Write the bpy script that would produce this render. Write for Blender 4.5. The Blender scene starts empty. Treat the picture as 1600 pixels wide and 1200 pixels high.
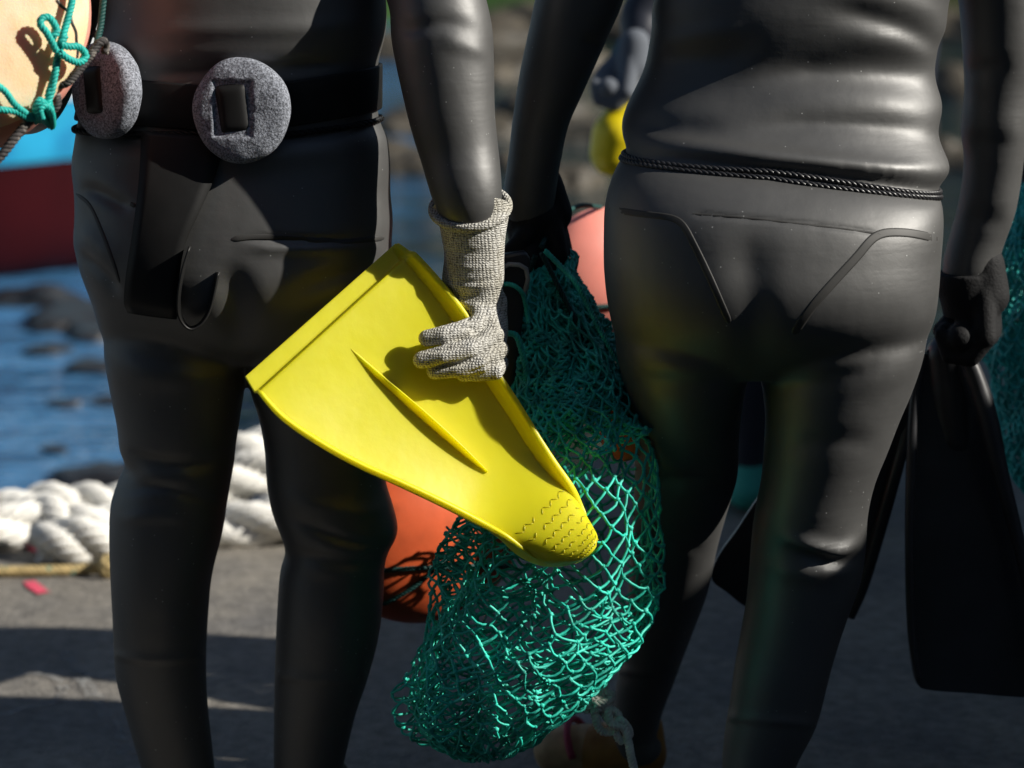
import bpy, bmesh, math, random
import numpy as np
from mathutils import Vector, Matrix, noise
from mathutils.bvhtree import BVHTree
R = math.radians
random.seed(7)
sc = bpy.context.scene
col = sc.collection

# ------------------------------------------------------------------ camera
CAM = Vector((0, -3.4, 1.40)); PITCH = R(11.5); F = 85.0 / 36.0 * 1600
FW = Vector((0, math.cos(PITCH), -math.sin(PITCH))); UP = Vector((0, math.sin(PITCH), math.cos(PITCH)))
cd = bpy.data.cameras.new('camera'); cam = bpy.data.objects.new('camera', cd); col.objects.link(cam)
cam.location = CAM; cam.rotation_euler = (math.pi/2 - PITCH, 0, 0)
cd.lens = 85; cd.sensor_width = 36; cd.clip_start = 0.05; cd.clip_end = 2000
cd.dof.use_dof = True; cd.dof.focus_distance = 3.28; cd.dof.aperture_fstop = 3.0; cd.dof.aperture_blades = 9
sc.camera = cam

def ray(px, py):
    return (FW + Vector((1, 0, 0)) * ((px - 800) / F) + UP * ((600 - py) / F))
YOFF = 0.0                             # depth added to the group being built
def U(px, py, Y):                      # point seen at a photo pixel on the upright plane y = Y
    Y = Y + YOFF; d = ray(px, py); return CAM + d * ((Y - CAM.y) / d.y)
def G(px, py, z=0.0):                  # point seen at a photo pixel on a level plane
    d = ray(px, py); return CAM + d * ((z - CAM.z) / d.z)
def mpp(Y, py=600):                    # metres per photo pixel at that depth
    return (U(801, py, Y) - U(800, py, Y)).length
def PL(px, py, P0, n):                 # point seen at a pixel on a tilted plane
    d = ray(px, py); return CAM + d * ((P0 - CAM).dot(n) / d.dot(n))

# ------------------------------------------------------------------ materials
def pbr(name, c, rough=0.5, spec=0.5, *, ior=1.5, var=0.0, vscale=8, c2=None, c2scale=6, c2lo=0.5, c2hi=0.6,
        bump=0.0, bscale=60, bdist=0.002, sss=0.0, ssr=(0.02, 0.01, 0.005), specks=0.0, sscale=90, sheen=0.0,
        metal=0.0, coat=0.0, rvar=0.0, stretch=None, detail=6, bump2=0, b2scale=5, b2dist=.01, crease=0.0):
    m = bpy.data.materials.new(name); m.use_nodes = True
    nt = m.node_tree; N = nt.nodes; L = nt.links
    b = N['Principled BSDF']
    b.inputs['Roughness'].default_value = rough
    b.inputs['Specular IOR Level'].default_value = spec
    b.inputs['IOR'].default_value = ior
    b.inputs['Metallic'].default_value = metal
    b.inputs['Coat Weight'].default_value = coat
    b.inputs['Sheen Weight'].default_value = sheen
    if sss:
        b.inputs['Subsurface Weight'].default_value = sss; b.inputs['Subsurface Radius'].default_value = ssr
        b.inputs['Subsurface Scale'].default_value = 1.0
    tc = N.new('ShaderNodeTexCoord'); vec = tc.outputs['Object']
    if stretch:
        mp = N.new('ShaderNodeMapping'); mp.inputs['Scale'].default_value = stretch
        L.new(vec, mp.inputs['Vector']); vec = mp.outputs['Vector']
    def nz(s, d=detail, r=.55):
        n = N.new('ShaderNodeTexNoise'); n.inputs['Scale'].default_value = s; n.inputs['Detail'].default_value = d
        n.inputs['Roughness'].default_value = r; L.new(vec, n.inputs['Vector']); return n.outputs['Fac']
    def ramp(fac, lo, hi, a=(0,0,0,1), z=(1,1,1,1)):
        r = N.new('ShaderNodeValToRGB'); r.color_ramp.elements[0].position = lo; r.color_ramp.elements[1].position = hi
        r.color_ramp.elements[0].color = a; r.color_ramp.elements[1].color = z; L.new(fac, r.inputs['Fac']); return r.outputs['Color']
    def mix(fac, a, z, mode='MIX'):
        x = N.new('ShaderNodeMix'); x.data_type = 'RGBA'; x.blend_type = mode
        for s, v in ((x.inputs[0], fac), (x.inputs[6], a), (x.inputs[7], z)):
            if hasattr(v, 'node'): L.new(v, s)
            else: s.default_value = v
        return x.outputs[2]
    C = tuple(c) + (1,)
    cur = None
    if c2 is not None:
        cur = mix(ramp(nz(c2scale), c2lo, c2hi), C, tuple(c2) + (1,))
    if var:
        g = ramp(nz(vscale), .3, .7, (1-var, 1-var, 1-var, 1), (1+var, 1+var, 1+var, 1))
        cur = mix(1.0, cur if cur is not None else C, g, 'MULTIPLY')
    if specks:
        v = N.new('ShaderNodeTexVoronoi'); v.inputs['Scale'].default_value = sscale; L.new(vec, v.inputs['Vector'])
        s1 = ramp(v.outputs['Distance'], .05, .11, (1,1,1,1), (0,0,0,1))
        s2 = ramp(nz(9, 2), .48, .58)
        s3 = N.new('ShaderNodeSeparateColor'); L.new(v.outputs['Color'], s3.inputs[0])
        s4 = ramp(s3.outputs[0], .62, .66)
        f = mix(1.0, mix(1.0, s1, s2, 'MULTIPLY'), s4, 'MULTIPLY')
        f = mix(1.0, f, (specks, specks, specks, 1), 'MULTIPLY')
        cur = mix(f, cur if cur is not None else C, (.55, .56, .55, 1))
    if cur is not None: L.new(cur, b.inputs['Base Color'])
    else: b.inputs['Base Color'].default_value = C
    if rvar:
        mr = N.new('ShaderNodeMapRange'); L.new(nz(5, 5, .65), mr.inputs[0])
        mr.inputs[1].default_value = .3; mr.inputs[2].default_value = .7
        mr.inputs[3].default_value = rough - rvar; mr.inputs[4].default_value = rough + rvar
        L.new(mr.outputs[0], b.inputs['Roughness'])
    nrm = None
    for st, s_, d_ in ((bump, bscale, bdist), (bump2, b2scale, b2dist)):
        if st:
            bp = N.new('ShaderNodeBump'); bp.inputs['Strength'].default_value = st; bp.inputs['Distance'].default_value = d_
            L.new(nz(s_), bp.inputs['Height'])
            if nrm is not None: L.new(nrm, bp.inputs['Normal'])
            nrm = bp.outputs['Normal']
    if crease:                         # short stretched wrinkles
        for rot, k_ in ((R(12), 1.0), (R(-24), .7)):
            mp = N.new('ShaderNodeMapping'); mp.inputs['Scale'].default_value = (5, 5, 30); mp.inputs['Rotation'].default_value = (0, rot, 0)
            L.new(tc.outputs['Object'], mp.inputs['Vector']); n = N.new('ShaderNodeTexNoise'); n.inputs['Scale'].default_value = 1.0; n.inputs['Detail'].default_value = 3
            L.new(mp.outputs[0], n.inputs['Vector']); bp = N.new('ShaderNodeBump'); bp.inputs['Strength'].default_value = crease * k_; bp.inputs['Distance'].default_value = .006
            L.new(ramp(n.outputs['Fac'], .50, .78), bp.inputs['Height'])
            if nrm is not None: L.new(nrm, bp.inputs['Normal'])
            nrm = bp.outputs['Normal']
    if nrm is not None: L.new(nrm, b.inputs['Normal'])
    return m

M = {}
M['suit'] = pbr('neoprene', (.050, .0495, .048), .55, .95, ior=1.57, c2=(.075, .074, .071), c2scale=7, c2lo=.64, c2hi=.84, crease=.045, var=.18, vscale=4, bump=.10, bscale=420, bdist=.0006, specks=.8, sscale=95,
                rvar=.07, bump2=.25, b2scale=9, b2dist=.006)
M['suit_far'] = pbr('far_neoprene', (.022, .026, .04), .5, .5)
M['seam'] = pbr('seam_tape', (.030, .029, .027), .6, .6, var=.2, vscale=30)
M['rubber'] = pbr('belt_rubber', (.012, .012, .012), .5, .25, var=.3, vscale=14, bump=.15, bscale=160, bdist=.0006, rvar=.1)
M['gloss_rubber'] = pbr('fin_rubber', (.028, .028, .031), .36, .6, var=.3, vscale=10, rvar=.1, bump=.1, bscale=200, bdist=.0005)
M['stone'] = pbr('granite_stone', (.29, .31, .36), .85, .3, var=.45, vscale=260, c2=(.12, .128, .15), c2scale=420, c2lo=.46, c2hi=.58,
                 bump=.8, bscale=300, bdist=.0016, bump2=.5, b2scale=90, b2dist=.0025)
M['yellow'] = pbr('yellow_plastic', (.80, .665, .010), .38, .40, var=.05, vscale=7, c2=(.66, .56, .010), c2scale=26, c2lo=.70, c2hi=.86,
                  sss=.55, ssr=(.05, .036, .003), rvar=.06, bump2=.25, b2scale=18, b2dist=.003)
M['yellow_far'] = pbr('yellow_float_plastic', (.86, .68, .01), .4, .5)
M['glove_black'] = pbr('black_glove_knit', (.012, .012, .013), .75, .3, bump=.6, bscale=220, bdist=.002)
M['glove_blue'] = pbr('grey_blue_glove', (.13, .145, .17), .8, .3, bump=.3, bscale=120)
M['cuff_blue'] = pbr('pale_blue_cuff', (.07, .13, .165), .8, .3)
M['net'] = pbr('teal_twine', (.024, .50, .38), .5, .4, var=.5, vscale=25, c2=(.07, .62, .49), c2scale=40, bump=.5, bscale=500, bdist=.001)
M['net_far'] = pbr('blue_green_twine', (.03, .52, .49), .5, .5, var=.4, vscale=25)
M['cord_teal'] = pbr('turquoise_cord', (.02, .43, .37), .5, .4, var=.25, vscale=60, bump=.4, bscale=600, bdist=.0008)
M['cord_dark'] = pbr('dark_cord', (.045, .04, .04), .7, .3, var=.5, vscale=90, c2=(.20, .18, .16), c2scale=70, c2lo=.52, c2hi=.66)
M['cord_green'] = pbr('dark_green_cord', (.008, .06, .055), .6, .4)
M['cord_grey'] = pbr('grey_cord', (.35, .34, .32), .8, .3)
M['white_rope'] = pbr('white_rope_fibre', (.92, .90, .84), .9, .2, var=.12, vscale=40, c2=(.60, .56, .48), c2scale=11, c2lo=.58, c2hi=.8,
                      bump=.8, bscale=160, bdist=.006)
M['knot_rope'] = pbr('off_white_cord', (.80, .78, .70), .85, .2, var=.2, vscale=60, bump=.7, bscale=300, bdist=.002)
M['yellow_rope'] = pbr('faded_yellow_rope', (.55, .42, .2), .85, .2, var=.3, vscale=50, c2=(.1, .35, .3), c2scale=45, c2lo=.58, c2hi=.66)
M['orange'] = pbr('orange_float_plastic', (.64, .105, .03), .5, .4, var=.25, vscale=9, c2=(.42, .07, .02), c2scale=18, c2lo=.55, c2hi=.75, sss=.1, ssr=(.02, .006, .003), bump=.2, bscale=60, bdist=.002)
M['coral'] = pbr('coral_float_plastic', (.88, .30, .24), .5, .4, var=.15, vscale=7, sss=.15, ssr=(.03, .01, .008))
M['cream'] = pbr('cream_float_cover', (.80, .57, .34), .75, .3, var=.06, vscale=10, c2=(.80, .64, .43), c2scale=9, sss=.35, ssr=(.035, .007, .003),
                 bump=.5, bscale=330, bdist=.0012, bump2=.3, b2scale=12, b2dist=.004)
M['pink_rim'] = pbr('salmon_float_foam', (.72, .30, .23), .7, .3, var=.12, vscale=9, sss=.2, ssr=(.03, .008, .005), bump=.2, bscale=90)
M['skin'] = pbr('skin', (.42, .25, .17), .55, .4, sss=.1)
M['boot_ochre'] = pbr('ochre_boot_rubber', (.32, .15, .03), .6, .4, var=.3, vscale=20)
M['boot_toe'] = pbr('cream_boot_toe', (.50, .33, .17), .6, .4, var=.2, vscale=40)
M['boot_pink'] = pbr('pink_boot_trim', (.42, .06, .10), .6, .4)
M['boot_teal'] = pbr('turquoise_boot', (.06, .45, .36), .6, .4)
M['hull_red'] = pbr('dark_red_hull', (.055, .003, .004), .6, .2, var=.2, vscale=3)
M['hull_blue'] = pbr('sky_blue_hull', (.04, .50, .80), .35, .5, var=.2, vscale=3, c2=(.02, .18, .45), c2scale=4, c2lo=.5, c2hi=.7)
M['hull_white'] = pbr('white_hull', (.78, .78, .76), .4, .5, var=.08, vscale=3)
M['rock'] = pbr('shore_rock', (.075, .062, .043), .55, .5, var=.5, vscale=5, c2=(.03, .028, .022), c2scale=3, bump=.8, bscale=9, bdist=.05)
M['rock_dark'] = pbr('wet_rock', (.02, .02, .022), .4, .5, bump=.8, bscale=12, bdist=.03)
M['hill'] = pbr('wooded_hillside', (.035, .075, .022), .9, .1, var=.5, vscale=.5, c2=(.10, .085, .05), c2scale=.25, c2lo=.5, c2hi=.65)
M['wall'] = pbr('shed_render', (.45, .43, .40), .9, .2, var=.15, vscale=2, bump=.3, bscale=40, bdist=.004)
M['roof'] = pbr('shed_roof', (.12, .16, .2), .6, .4)
M['wood'] = pbr('shed_door_wood', (.10, .12, .13), .7, .3)
M['leaf'] = pbr('leaf_green', (.05, .10, .025), .6, .3, var=.4, vscale=3)
M['bark'] = pbr('bark', (.10, .075, .055), .9, .2, var=.4, vscale=14, bump=.8, bscale=30, bdist=.02)

def knit_mat():
    m = pbr('grey_knit_glove', (.50, .49, .46), .92, .15)
    nt = m.node_tree; N = nt.nodes; L = nt.links; b = N['Principled BSDF']
    tc = N['Texture Coordinate']; vec = tc.outputs['Object']
    def wave(rot, s, dist):
        mp = N.new('ShaderNodeMapping'); mp.inputs['Rotation'].default_value = rot; L.new(vec, mp.inputs['Vector'])
        w = N.new('ShaderNodeTexWave'); w.inputs['Scale'].default_value = s; w.inputs['Distortion'].default_value = dist
        w.inputs['Detail'].default_value = 2; w.inputs['Detail Scale'].default_value = 3
        L.new(mp.outputs[0], w.inputs['Vector']); return w.outputs['Fac']
    w1 = wave((0, R(88), 0), 95, 2.5); w2 = wave((0, R(2), R(20)), 78, 2.5)
    n = N.new('ShaderNodeTexNoise'); n.inputs['Scale'].default_value = 420; n.inputs['Detail'].default_value = 3; L.new(vec, n.inputs['Vector'])
    n2 = N.new('ShaderNodeTexNoise'); n2.inputs['Scale'].default_value = 30; n2.inputs['Detail'].default_value = 4; L.new(vec, n2.inputs['Vector'])
    def mth(op, a, z):
        x = N.new('ShaderNodeMath'); x.operation = op
        for i, v in enumerate((a, z)):
            if hasattr(v, 'node'): L.new(v, x.inputs[i])
            else: x.inputs[i].default_value = v
        return x.outputs[0]
    h = mth('ADD', mth('MULTIPLY', mth('MULTIPLY', w1, w2), .7), mth('MULTIPLY', n.outputs['Fac'], .9))
    r = N.new('ShaderNodeValToRGB'); e = r.color_ramp.elements
    e[0].position = .38; e[0].color = (.16, .15, .13, 1); e[1].position = .60; e[1].color = (.62, .61, .57, 1); L.new(h, r.inputs[0])
    r2 = N.new('ShaderNodeValToRGB'); e = r2.color_ramp.elements
    e[0].position = .35; e[0].color = (.78, .76, .70, 1); e[1].position = .6; e[1].color = (1, 1, 1, 1); L.new(n2.outputs['Fac'], r2.inputs[0])
    mx = N.new('ShaderNodeMix'); mx.data_type = 'RGBA'; mx.blend_type = 'MULTIPLY'; mx.inputs[0].default_value = 1
    L.new(r.outputs[0], mx.inputs[6]); L.new(r2.outputs[0], mx.inputs[7]); L.new(mx.outputs[2], b.inputs['Base Color'])
    bp = N.new('ShaderNodeBump'); bp.inputs['Strength'].default_value = .8; bp.inputs['Distance'].default_value = .0022
    L.new(h, bp.inputs['Height']); L.new(bp.outputs[0], b.inputs['Normal'])
    return m
M['knit'] = knit_mat()

def ground_mat():
    m = pbr('worn_concrete', (.225, .205, .175), .68, .4, var=.32, vscale=34, c2=(.145, .138, .13), c2scale=3.2, c2lo=.40, c2hi=.66,
            bump=.9, bscale=110, bdist=.006, bump2=.6, b2scale=9, b2dist=.02, rvar=.12)
    return m
M['ground'] = ground_mat()
def chalk_mat(name, c, lo, hi):
    m = pbr(name, c, .9, .2); nt = m.node_tree; N = nt.nodes; L = nt.links
    tc = N['Texture Coordinate']; n = N.new('ShaderNodeTexNoise'); n.inputs['Scale'].default_value = 42; n.inputs['Detail'].default_value = 8
    n.inputs['Roughness'].default_value = .7
    L.new(tc.outputs['Object'], n.inputs['Vector'])
    r = N.new('ShaderNodeValToRGB'); r.color_ramp.elements[0].position = lo; r.color_ramp.elements[1].position = hi; L.new(n.outputs['Fac'], r.inputs[0])
    L.new(r.outputs[0], N['Principled BSDF'].inputs['Alpha']); return m
M['chalk'] = chalk_mat('worn_white_paint', (.34, .34, .33), .42, .75)
M['pink_paint'] = chalk_mat('pink_paint', (.75, .10, .16), .3, .45)

def water_mat():
    m = bpy.data.materials.new('sea_water'); m.use_nodes = True; nt = m.node_tree; N = nt.nodes; L = nt.links
    b = N['Principled BSDF']; b.inputs['Base Color'].default_value = (.008, .022, .035, 1); b.inputs['Roughness'].default_value = .06
    b.inputs['IOR'].default_value = 1.33; b.inputs['Specular IOR Level'].default_value = .5
    tc = N.new('ShaderNodeTexCoord'); nrm = None
    for sc_, st, d in (((1.0, 2.2, 1), .9, .20), ((4.5, 8, 1), .7, .035)):
        mp = N.new('ShaderNodeMapping'); mp.inputs['Scale'].default_value = sc_; L.new(tc.outputs['Object'], mp.inputs['Vector'])
        n = N.new('ShaderNodeTexNoise'); n.inputs['Scale'].default_value = 1.0; n.inputs['Detail'].default_value = 3; L.new(mp.outputs[0], n.inputs['Vector'])
        bp = N.new('ShaderNodeBump'); bp.inputs['Strength'].default_value = st; bp.inputs['Distance'].default_value = d
        L.new(n.outputs['Fac'], bp.inputs['Height'])
        if nrm is not None: L.new(nrm, bp.inputs['Normal'])
        nrm = bp.outputs[0]
    L.new(nrm, b.inputs['Normal'])
    sx = N.new('ShaderNodeSeparateXYZ'); L.new(tc.outputs['Object'], sx.inputs[0])        # bluer on the left, darker on the right, edge broken by noise
    n = N.new('ShaderNodeTexNoise'); n.inputs['Scale'].default_value = .7; n.inputs['Detail'].default_value = 4; L.new(tc.outputs['Object'], n.inputs['Vector'])
    ma = N.new('ShaderNodeMath'); ma.operation = 'MULTIPLY_ADD'; ma.inputs[1].default_value = 2.0; L.new(n.outputs['Fac'], ma.inputs[0]); L.new(sx.outputs[0], ma.inputs[2])
    mr = N.new('ShaderNodeMapRange'); mr.inputs[1].default_value = -.6; mr.inputs[2].default_value = .9; L.new(ma.outputs[0], mr.inputs[0])
    mx = N.new('ShaderNodeMix'); mx.data_type = 'RGBA'; mx.inputs[6].default_value = (.05, .16, .32, 1); mx.inputs[7].default_value = (.014, .024, .028, 1)
    L.new(mr.outputs[0], mx.inputs[0]); L.new(mx.outputs[2], b.inputs['Base Color']); return m
M['water'] = water_mat()

# ------------------------------------------------------------------ object helpers
def link(o, parent=None):
    col.objects.link(o)
    if parent is not None:
        o.parent = parent
        if parent.type == 'EMPTY': o.matrix_parent_inverse = Matrix.Translation(-parent.location)   # meshes are built in world space
    return o
def obj(name, me, mat, parent=None, smooth=True, label=None):
    me.name = name
    o = bpy.data.objects.new(name, me); link(o, parent)
    if not me.materials: me.materials.append(mat)
    me.polygons.foreach_set('use_smooth', [smooth] * len(me.polygons))
    if label: o['label'] = label
    return o
def thing(name, label, cat, loc=(0, 0, 0), group=None):
    o = bpy.data.objects.new(name, None); col.objects.link(o); o.location = Vector(loc); o.empty_display_size = .05
    o['label'] = label; o['category'] = cat
    if group: o['group'] = group
    return o
def tag(o, label, cat, group=None):
    o['label'] = label; o['category'] = cat
    if group: o['group'] = group
    return o
def struct(o):
    o['kind'] = 'structure'; return o

class MB:
    def __init__(s): s.v = []; s.f = []
    def add(s, vs, fs):
        k = len(s.v); s.v += [tuple(v) for v in vs]; s.f += [tuple(i + k for i in f) for f in fs]; return s
    def mesh(s, name='mesh', fix=True):
        me = bpy.data.meshes.new(name); me.from_pydata(s.v, [], s.f); me.update()
        if fix:
            bm = bmesh.new(); bm.from_mesh(me); bmesh.ops.recalc_face_normals(bm, faces=bm.faces); bm.to_mesh(me); bm.free()
        return me

def catmull(pts, n):
    A = np.array([list(p) for p in pts], float); k = len(A)
    P = np.vstack([2 * A[0] - A[1], A, 2 * A[-1] - A[-2]])
    out = []
    for t in np.linspace(0, k - 1, n):
        i = min(int(t), k - 2); f = t - i
        p0, p1, p2, p3 = P[i], P[i + 1], P[i + 2], P[i + 3]
        out.append(.5 * ((2 * p1) + (-p0 + p2) * f + (2 * p0 - 5 * p1 + 4 * p2 - p3) * f * f + (-p0 + 3 * p1 - 3 * p2 + p3) * f ** 3))
    return np.array(out)
def arclen(pts, n):                    # even resampling of a smooth path
    D = catmull(pts, max(len(pts) * 12, 40)); s = np.r_[0, np.cumsum(np.linalg.norm(np.diff(D[:, :3], axis=0), axis=1))]
    t = np.linspace(0, s[-1], n); return np.stack([np.interp(t, s, D[:, i]) for i in range(D.shape[1])], 1)
def frames(P, closed=False):
    T = np.gradient(P, axis=0)
    if closed: T = np.roll(P, -1, 0) - np.roll(P, 1, 0)
    T /= np.linalg.norm(T, axis=1)[:, None] + 1e-12
    a = np.array([0, 0, 1.]) if abs(T[0][2]) < .9 else np.array([1., 0, 0])
    n = a - T[0] * a.dot(T[0]); n /= np.linalg.norm(n); Ns = [n]
    for i in range(1, len(P)):
        n = n - T[i] * n.dot(T[i]); n /= np.linalg.norm(n) + 1e-12; Ns.append(n)
    Ns = np.array(Ns); return T, Ns, np.cross(T, Ns)
def tube(mb, P, r, sides=8, cap=True, closed=False, ell=1.0):
    P = np.asarray([list(p) for p in P], float); n = len(P); rr = np.broadcast_to(np.asarray(r, float), (n,))
    T, A, B = frames(P, closed); vs = []; fs = []
    for i in range(n):
        for j in range(sides):
            a = 2 * math.pi * j / sides; vs.append(P[i] + rr[i] * (A[i] * math.cos(a) + B[i] * math.sin(a) * ell))
    m = n if closed else n - 1
    for i in range(m):
        for j in range(sides):
            k = (i + 1) % n; fs.append((i * sides + j, i * sides + (j + 1) % sides, k * sides + (j + 1) % sides, k * sides + j))
    if cap and not closed:
        fs.append(tuple(range(sides))[::-1]); fs.append(tuple((n - 1) * sides + j for j in range(sides)))
    mb.add(vs, fs)
def capsule(mb, a, b, ra, rb, sides=14):          # tapered limb segment with round ends
    a = np.array(a, float); b = np.array(b, float); d = b - a; L = np.linalg.norm(d); d = d / (L + 1e-12)
    P = []; rr = []
    for t in np.linspace(-math.pi / 2 * .98, 0, 6): P.append(a + d * ra * math.sin(t)); rr.append(ra * math.cos(t))
    for t in np.linspace(0, math.pi / 2 * .98, 6): P.append(b + d * rb * math.sin(t)); rr.append(rb * math.cos(t))
    tube(mb, P, rr, sides)
def chain(mb, pts, rs, sides=14):
    for i in range(len(pts) - 1): capsule(mb, pts[i], pts[i + 1], rs[i], rs[i + 1], sides)
def limb(mb, pts, rs, n=40, sides=24, ell=1.0):    # smooth tapered tube through joints
    D = arclen([list(p) + [r] for p, r in zip(pts, rs)], n); tube(mb, D[:, :3], np.maximum(D[:, 3], .002), sides, ell=ell)
def rope(mb, pts, rad, pitch, n=None, strands=3, sides=7, closed=False, ph=0.0):
    D0 = catmull(pts, 60); Ln = np.linalg.norm(np.diff(D0, axis=0), axis=1).sum()
    n = n or max(12, int(Ln / pitch * 12)); P = arclen(pts, n)[:, :3]; T, A, B = frames(P)
    s = np.linspace(0, Ln, n)
    for k in range(strands):
        a = s / pitch * 2 * math.pi + 2 * math.pi * k / strands + ph
        Q = P + rad * .52 * (A * np.cos(a)[:, None] + B * np.sin(a)[:, None]); tube(mb, Q, rad * .54, sides)
def ringloft(mb, rings, sides=40, n=None, p=2.0):
    """rings: (Lx,Ly,Lz, Rx,Ry,Rz, near depth, far depth, tilt)"""
    D = arclen_rings(rings, n or len(rings) * 5); vs = []; fs = []; N = len(D)
    for d in D:
        Lp = d[:3]; Rp = d[3:6]; mid = (Lp + Rp) / 2; h = (Rp - Lp) / 2
        for j in range(sides):
            a = 2 * math.pi * j / sides; c = math.cos(a); s = math.sin(a)
            c = math.copysign(abs(c) ** (2 / p), c); s = math.copysign(abs(s) ** (2 / p), s)
            dep = d[7] if s > 0 else d[6]
            vs.append(mid + h * c + np.array([0, s * dep, s * dep * d[8]]))
    for i in range(N - 1):
        for j in range(sides):
            k = (j + 1) % sides; fs.append((i * sides + j, i * sides + k, (i + 1) * sides + k, (i + 1) * sides + j))
    fs.append(tuple(range(sides))[::-1]); fs.append(tuple((N - 1) * sides + j for j in range(sides))); mb.add(vs, fs)
def arclen_rings(rings, n):
    D = catmull(rings, max(len(rings) * 10, 60)); mid = (D[:, :3] + D[:, 3:6]) / 2
    s = np.r_[0, np.cumsum(np.linalg.norm(np.diff(mid, axis=0), axis=1))]
    t = np.linspace(0, s[-1], n); return np.stack([np.interp(t, s, D[:, i]) for i in range(D.shape[1])], 1)
def PR(xl, yl, xr, yr, Y, near, far=None, tilt=0.0):   # ring from two silhouette pixels
    a = U(xl, yl, Y); b = U(xr, yr, Y); return list(a) + list(b) + [near, near if far is None else far, tilt]
def WR(xc, z, hw, near, far=None, Y=0.0):
    return [xc - hw, Y + YOFF, z, xc + hw, Y + YOFF, z, near, near if far is None else far, 0.0]
def ellipsoid(mb, c, r, seg=24, rings=14, fn=None):
    vs = []; fs = []
    for i in range(rings + 1):
        t = math.pi * i / rings
        for j in range(seg):
            a = 2 * math.pi * j / seg
            v = Vector((math.sin(t) * math.cos(a), math.sin(t) * math.sin(a), math.cos(t)))
            if fn: v = v * fn(v)
            vs.append((c[0] + v.x * r[0], c[1] + v.y * r[1], c[2] + v.z * r[2]))
    for i in range(rings):
        for j in range(seg):
            k = (j + 1) % seg; fs.append((i * seg + j, (i + 1) * seg + j, (i + 1) * seg + k, i * seg + k))
    mb.add(vs, fs)
def remesh(mb, vox, smooth=8, fac=.5):
    me = mb.mesh('tmp'); o = bpy.data.objects.new('tmp', me); col.objects.link(o)
    r = o.modifiers.new('r', 'REMESH'); r.mode = 'VOXEL'; r.voxel_size = vox; r.use_smooth_shade = True
    if smooth:
        s = o.modifiers.new('s', 'SMOOTH'); s.iterations = smooth; s.factor = fac
    dg = bpy.context.evaluated_depsgraph_get(); out = bpy.data.meshes.new_from_object(o.evaluated_get(dg))
    bpy.data.objects.remove(o); return out
def getco(me):
    a = np.empty(len(me.vertices) * 3); me.vertices.foreach_get('co', a); return a.reshape(-1, 3)
def getno(me):
    a = np.empty(len(me.vertices) * 3); me.vertices.foreach_get('normal', a); return a.reshape(-1, 3)
def setco(me, a):
    me.vertices.foreach_set('co', a.ravel()); me.update()
def project(A):
    d = A - np.array(CAM); f = d @ np.array(FW); return np.stack([800 + F * d[:, 0] / f, 600 - F * (d @ np.array(UP)) / f], 1)
def polydist(Q, poly, n=60):           # distance of pixels to a polyline, and position along it
    P = catmull([list(p) for p in poly], n); best = np.full(len(Q), 1e9); tt = np.zeros(len(Q)); side = np.zeros(len(Q))
    for i in range(n - 1):
        a = P[i]; b = P[i + 1]; ab = b - a; L2 = ab @ ab + 1e-9
        t = np.clip(((Q - a) @ ab) / L2, 0, 1); c = a + t[:, None] * ab; d = np.linalg.norm(Q - c, axis=1); m = d < best
        cr = ab[0] * (Q[:, 1] - a[1]) - ab[1] * (Q[:, 0] - a[0])
        best[m] = d[m]; tt[m] = (i + t[m]) / (n - 1); side[m] = np.sign(cr[m])
    return best, tt, side
def sculpt(me, strokes):
    """press folds into a body: (polyline px, sigma px, depth m[, kind])"""
    A = getco(me); Nn = getno(me); Q = project(A); face = np.clip((-Nn @ np.array(FW)) * 3 + .45, 0, 1)
    for st in strokes:
        d, t, side = polydist(Q, st[0]); end = np.clip(np.minimum(t, 1 - t) / .36, 0, 1); end = end * end * (3 - 2 * end)
        kind = st[3] if len(st) > 3 else 'fold'
        if kind == 'fold': w = np.exp(-(d / st[1]) ** 2) * end
        elif kind == 'roll': w = (np.exp(-(d / st[1]) ** 2) - .55 * np.exp(-((d - 2.1 * st[1]) / (st[1] * 1.2)) ** 2)) * end
        elif kind == 'lip':                         # overlapping layer: a step that fades on one side
            w = np.where(side < 0, np.exp(-(d / st[1]) ** 2), np.exp(-(d / 3.0) ** 2)) * np.clip(np.minimum(t, 1 - t) / .05, 0, 1)
        A = A + Nn * (w * st[2] * face)[:, None]
    setco(me, A)
def bvh(me):
    return BVHTree.FromPolygons([v.co.copy() for v in me.vertices], [tuple(p.vertices) for p in me.polygons])
def hit(tree, px, py, Yfall=0.0):
    h = tree.ray_cast(CAM, ray(px, py).normalized())
    if h[0] is None: return U(px, py, Yfall), Vector((0, -1, 0)), False
    return h[0], h[1] if h[1].dot(FW) < 0 else -h[1], True
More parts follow.
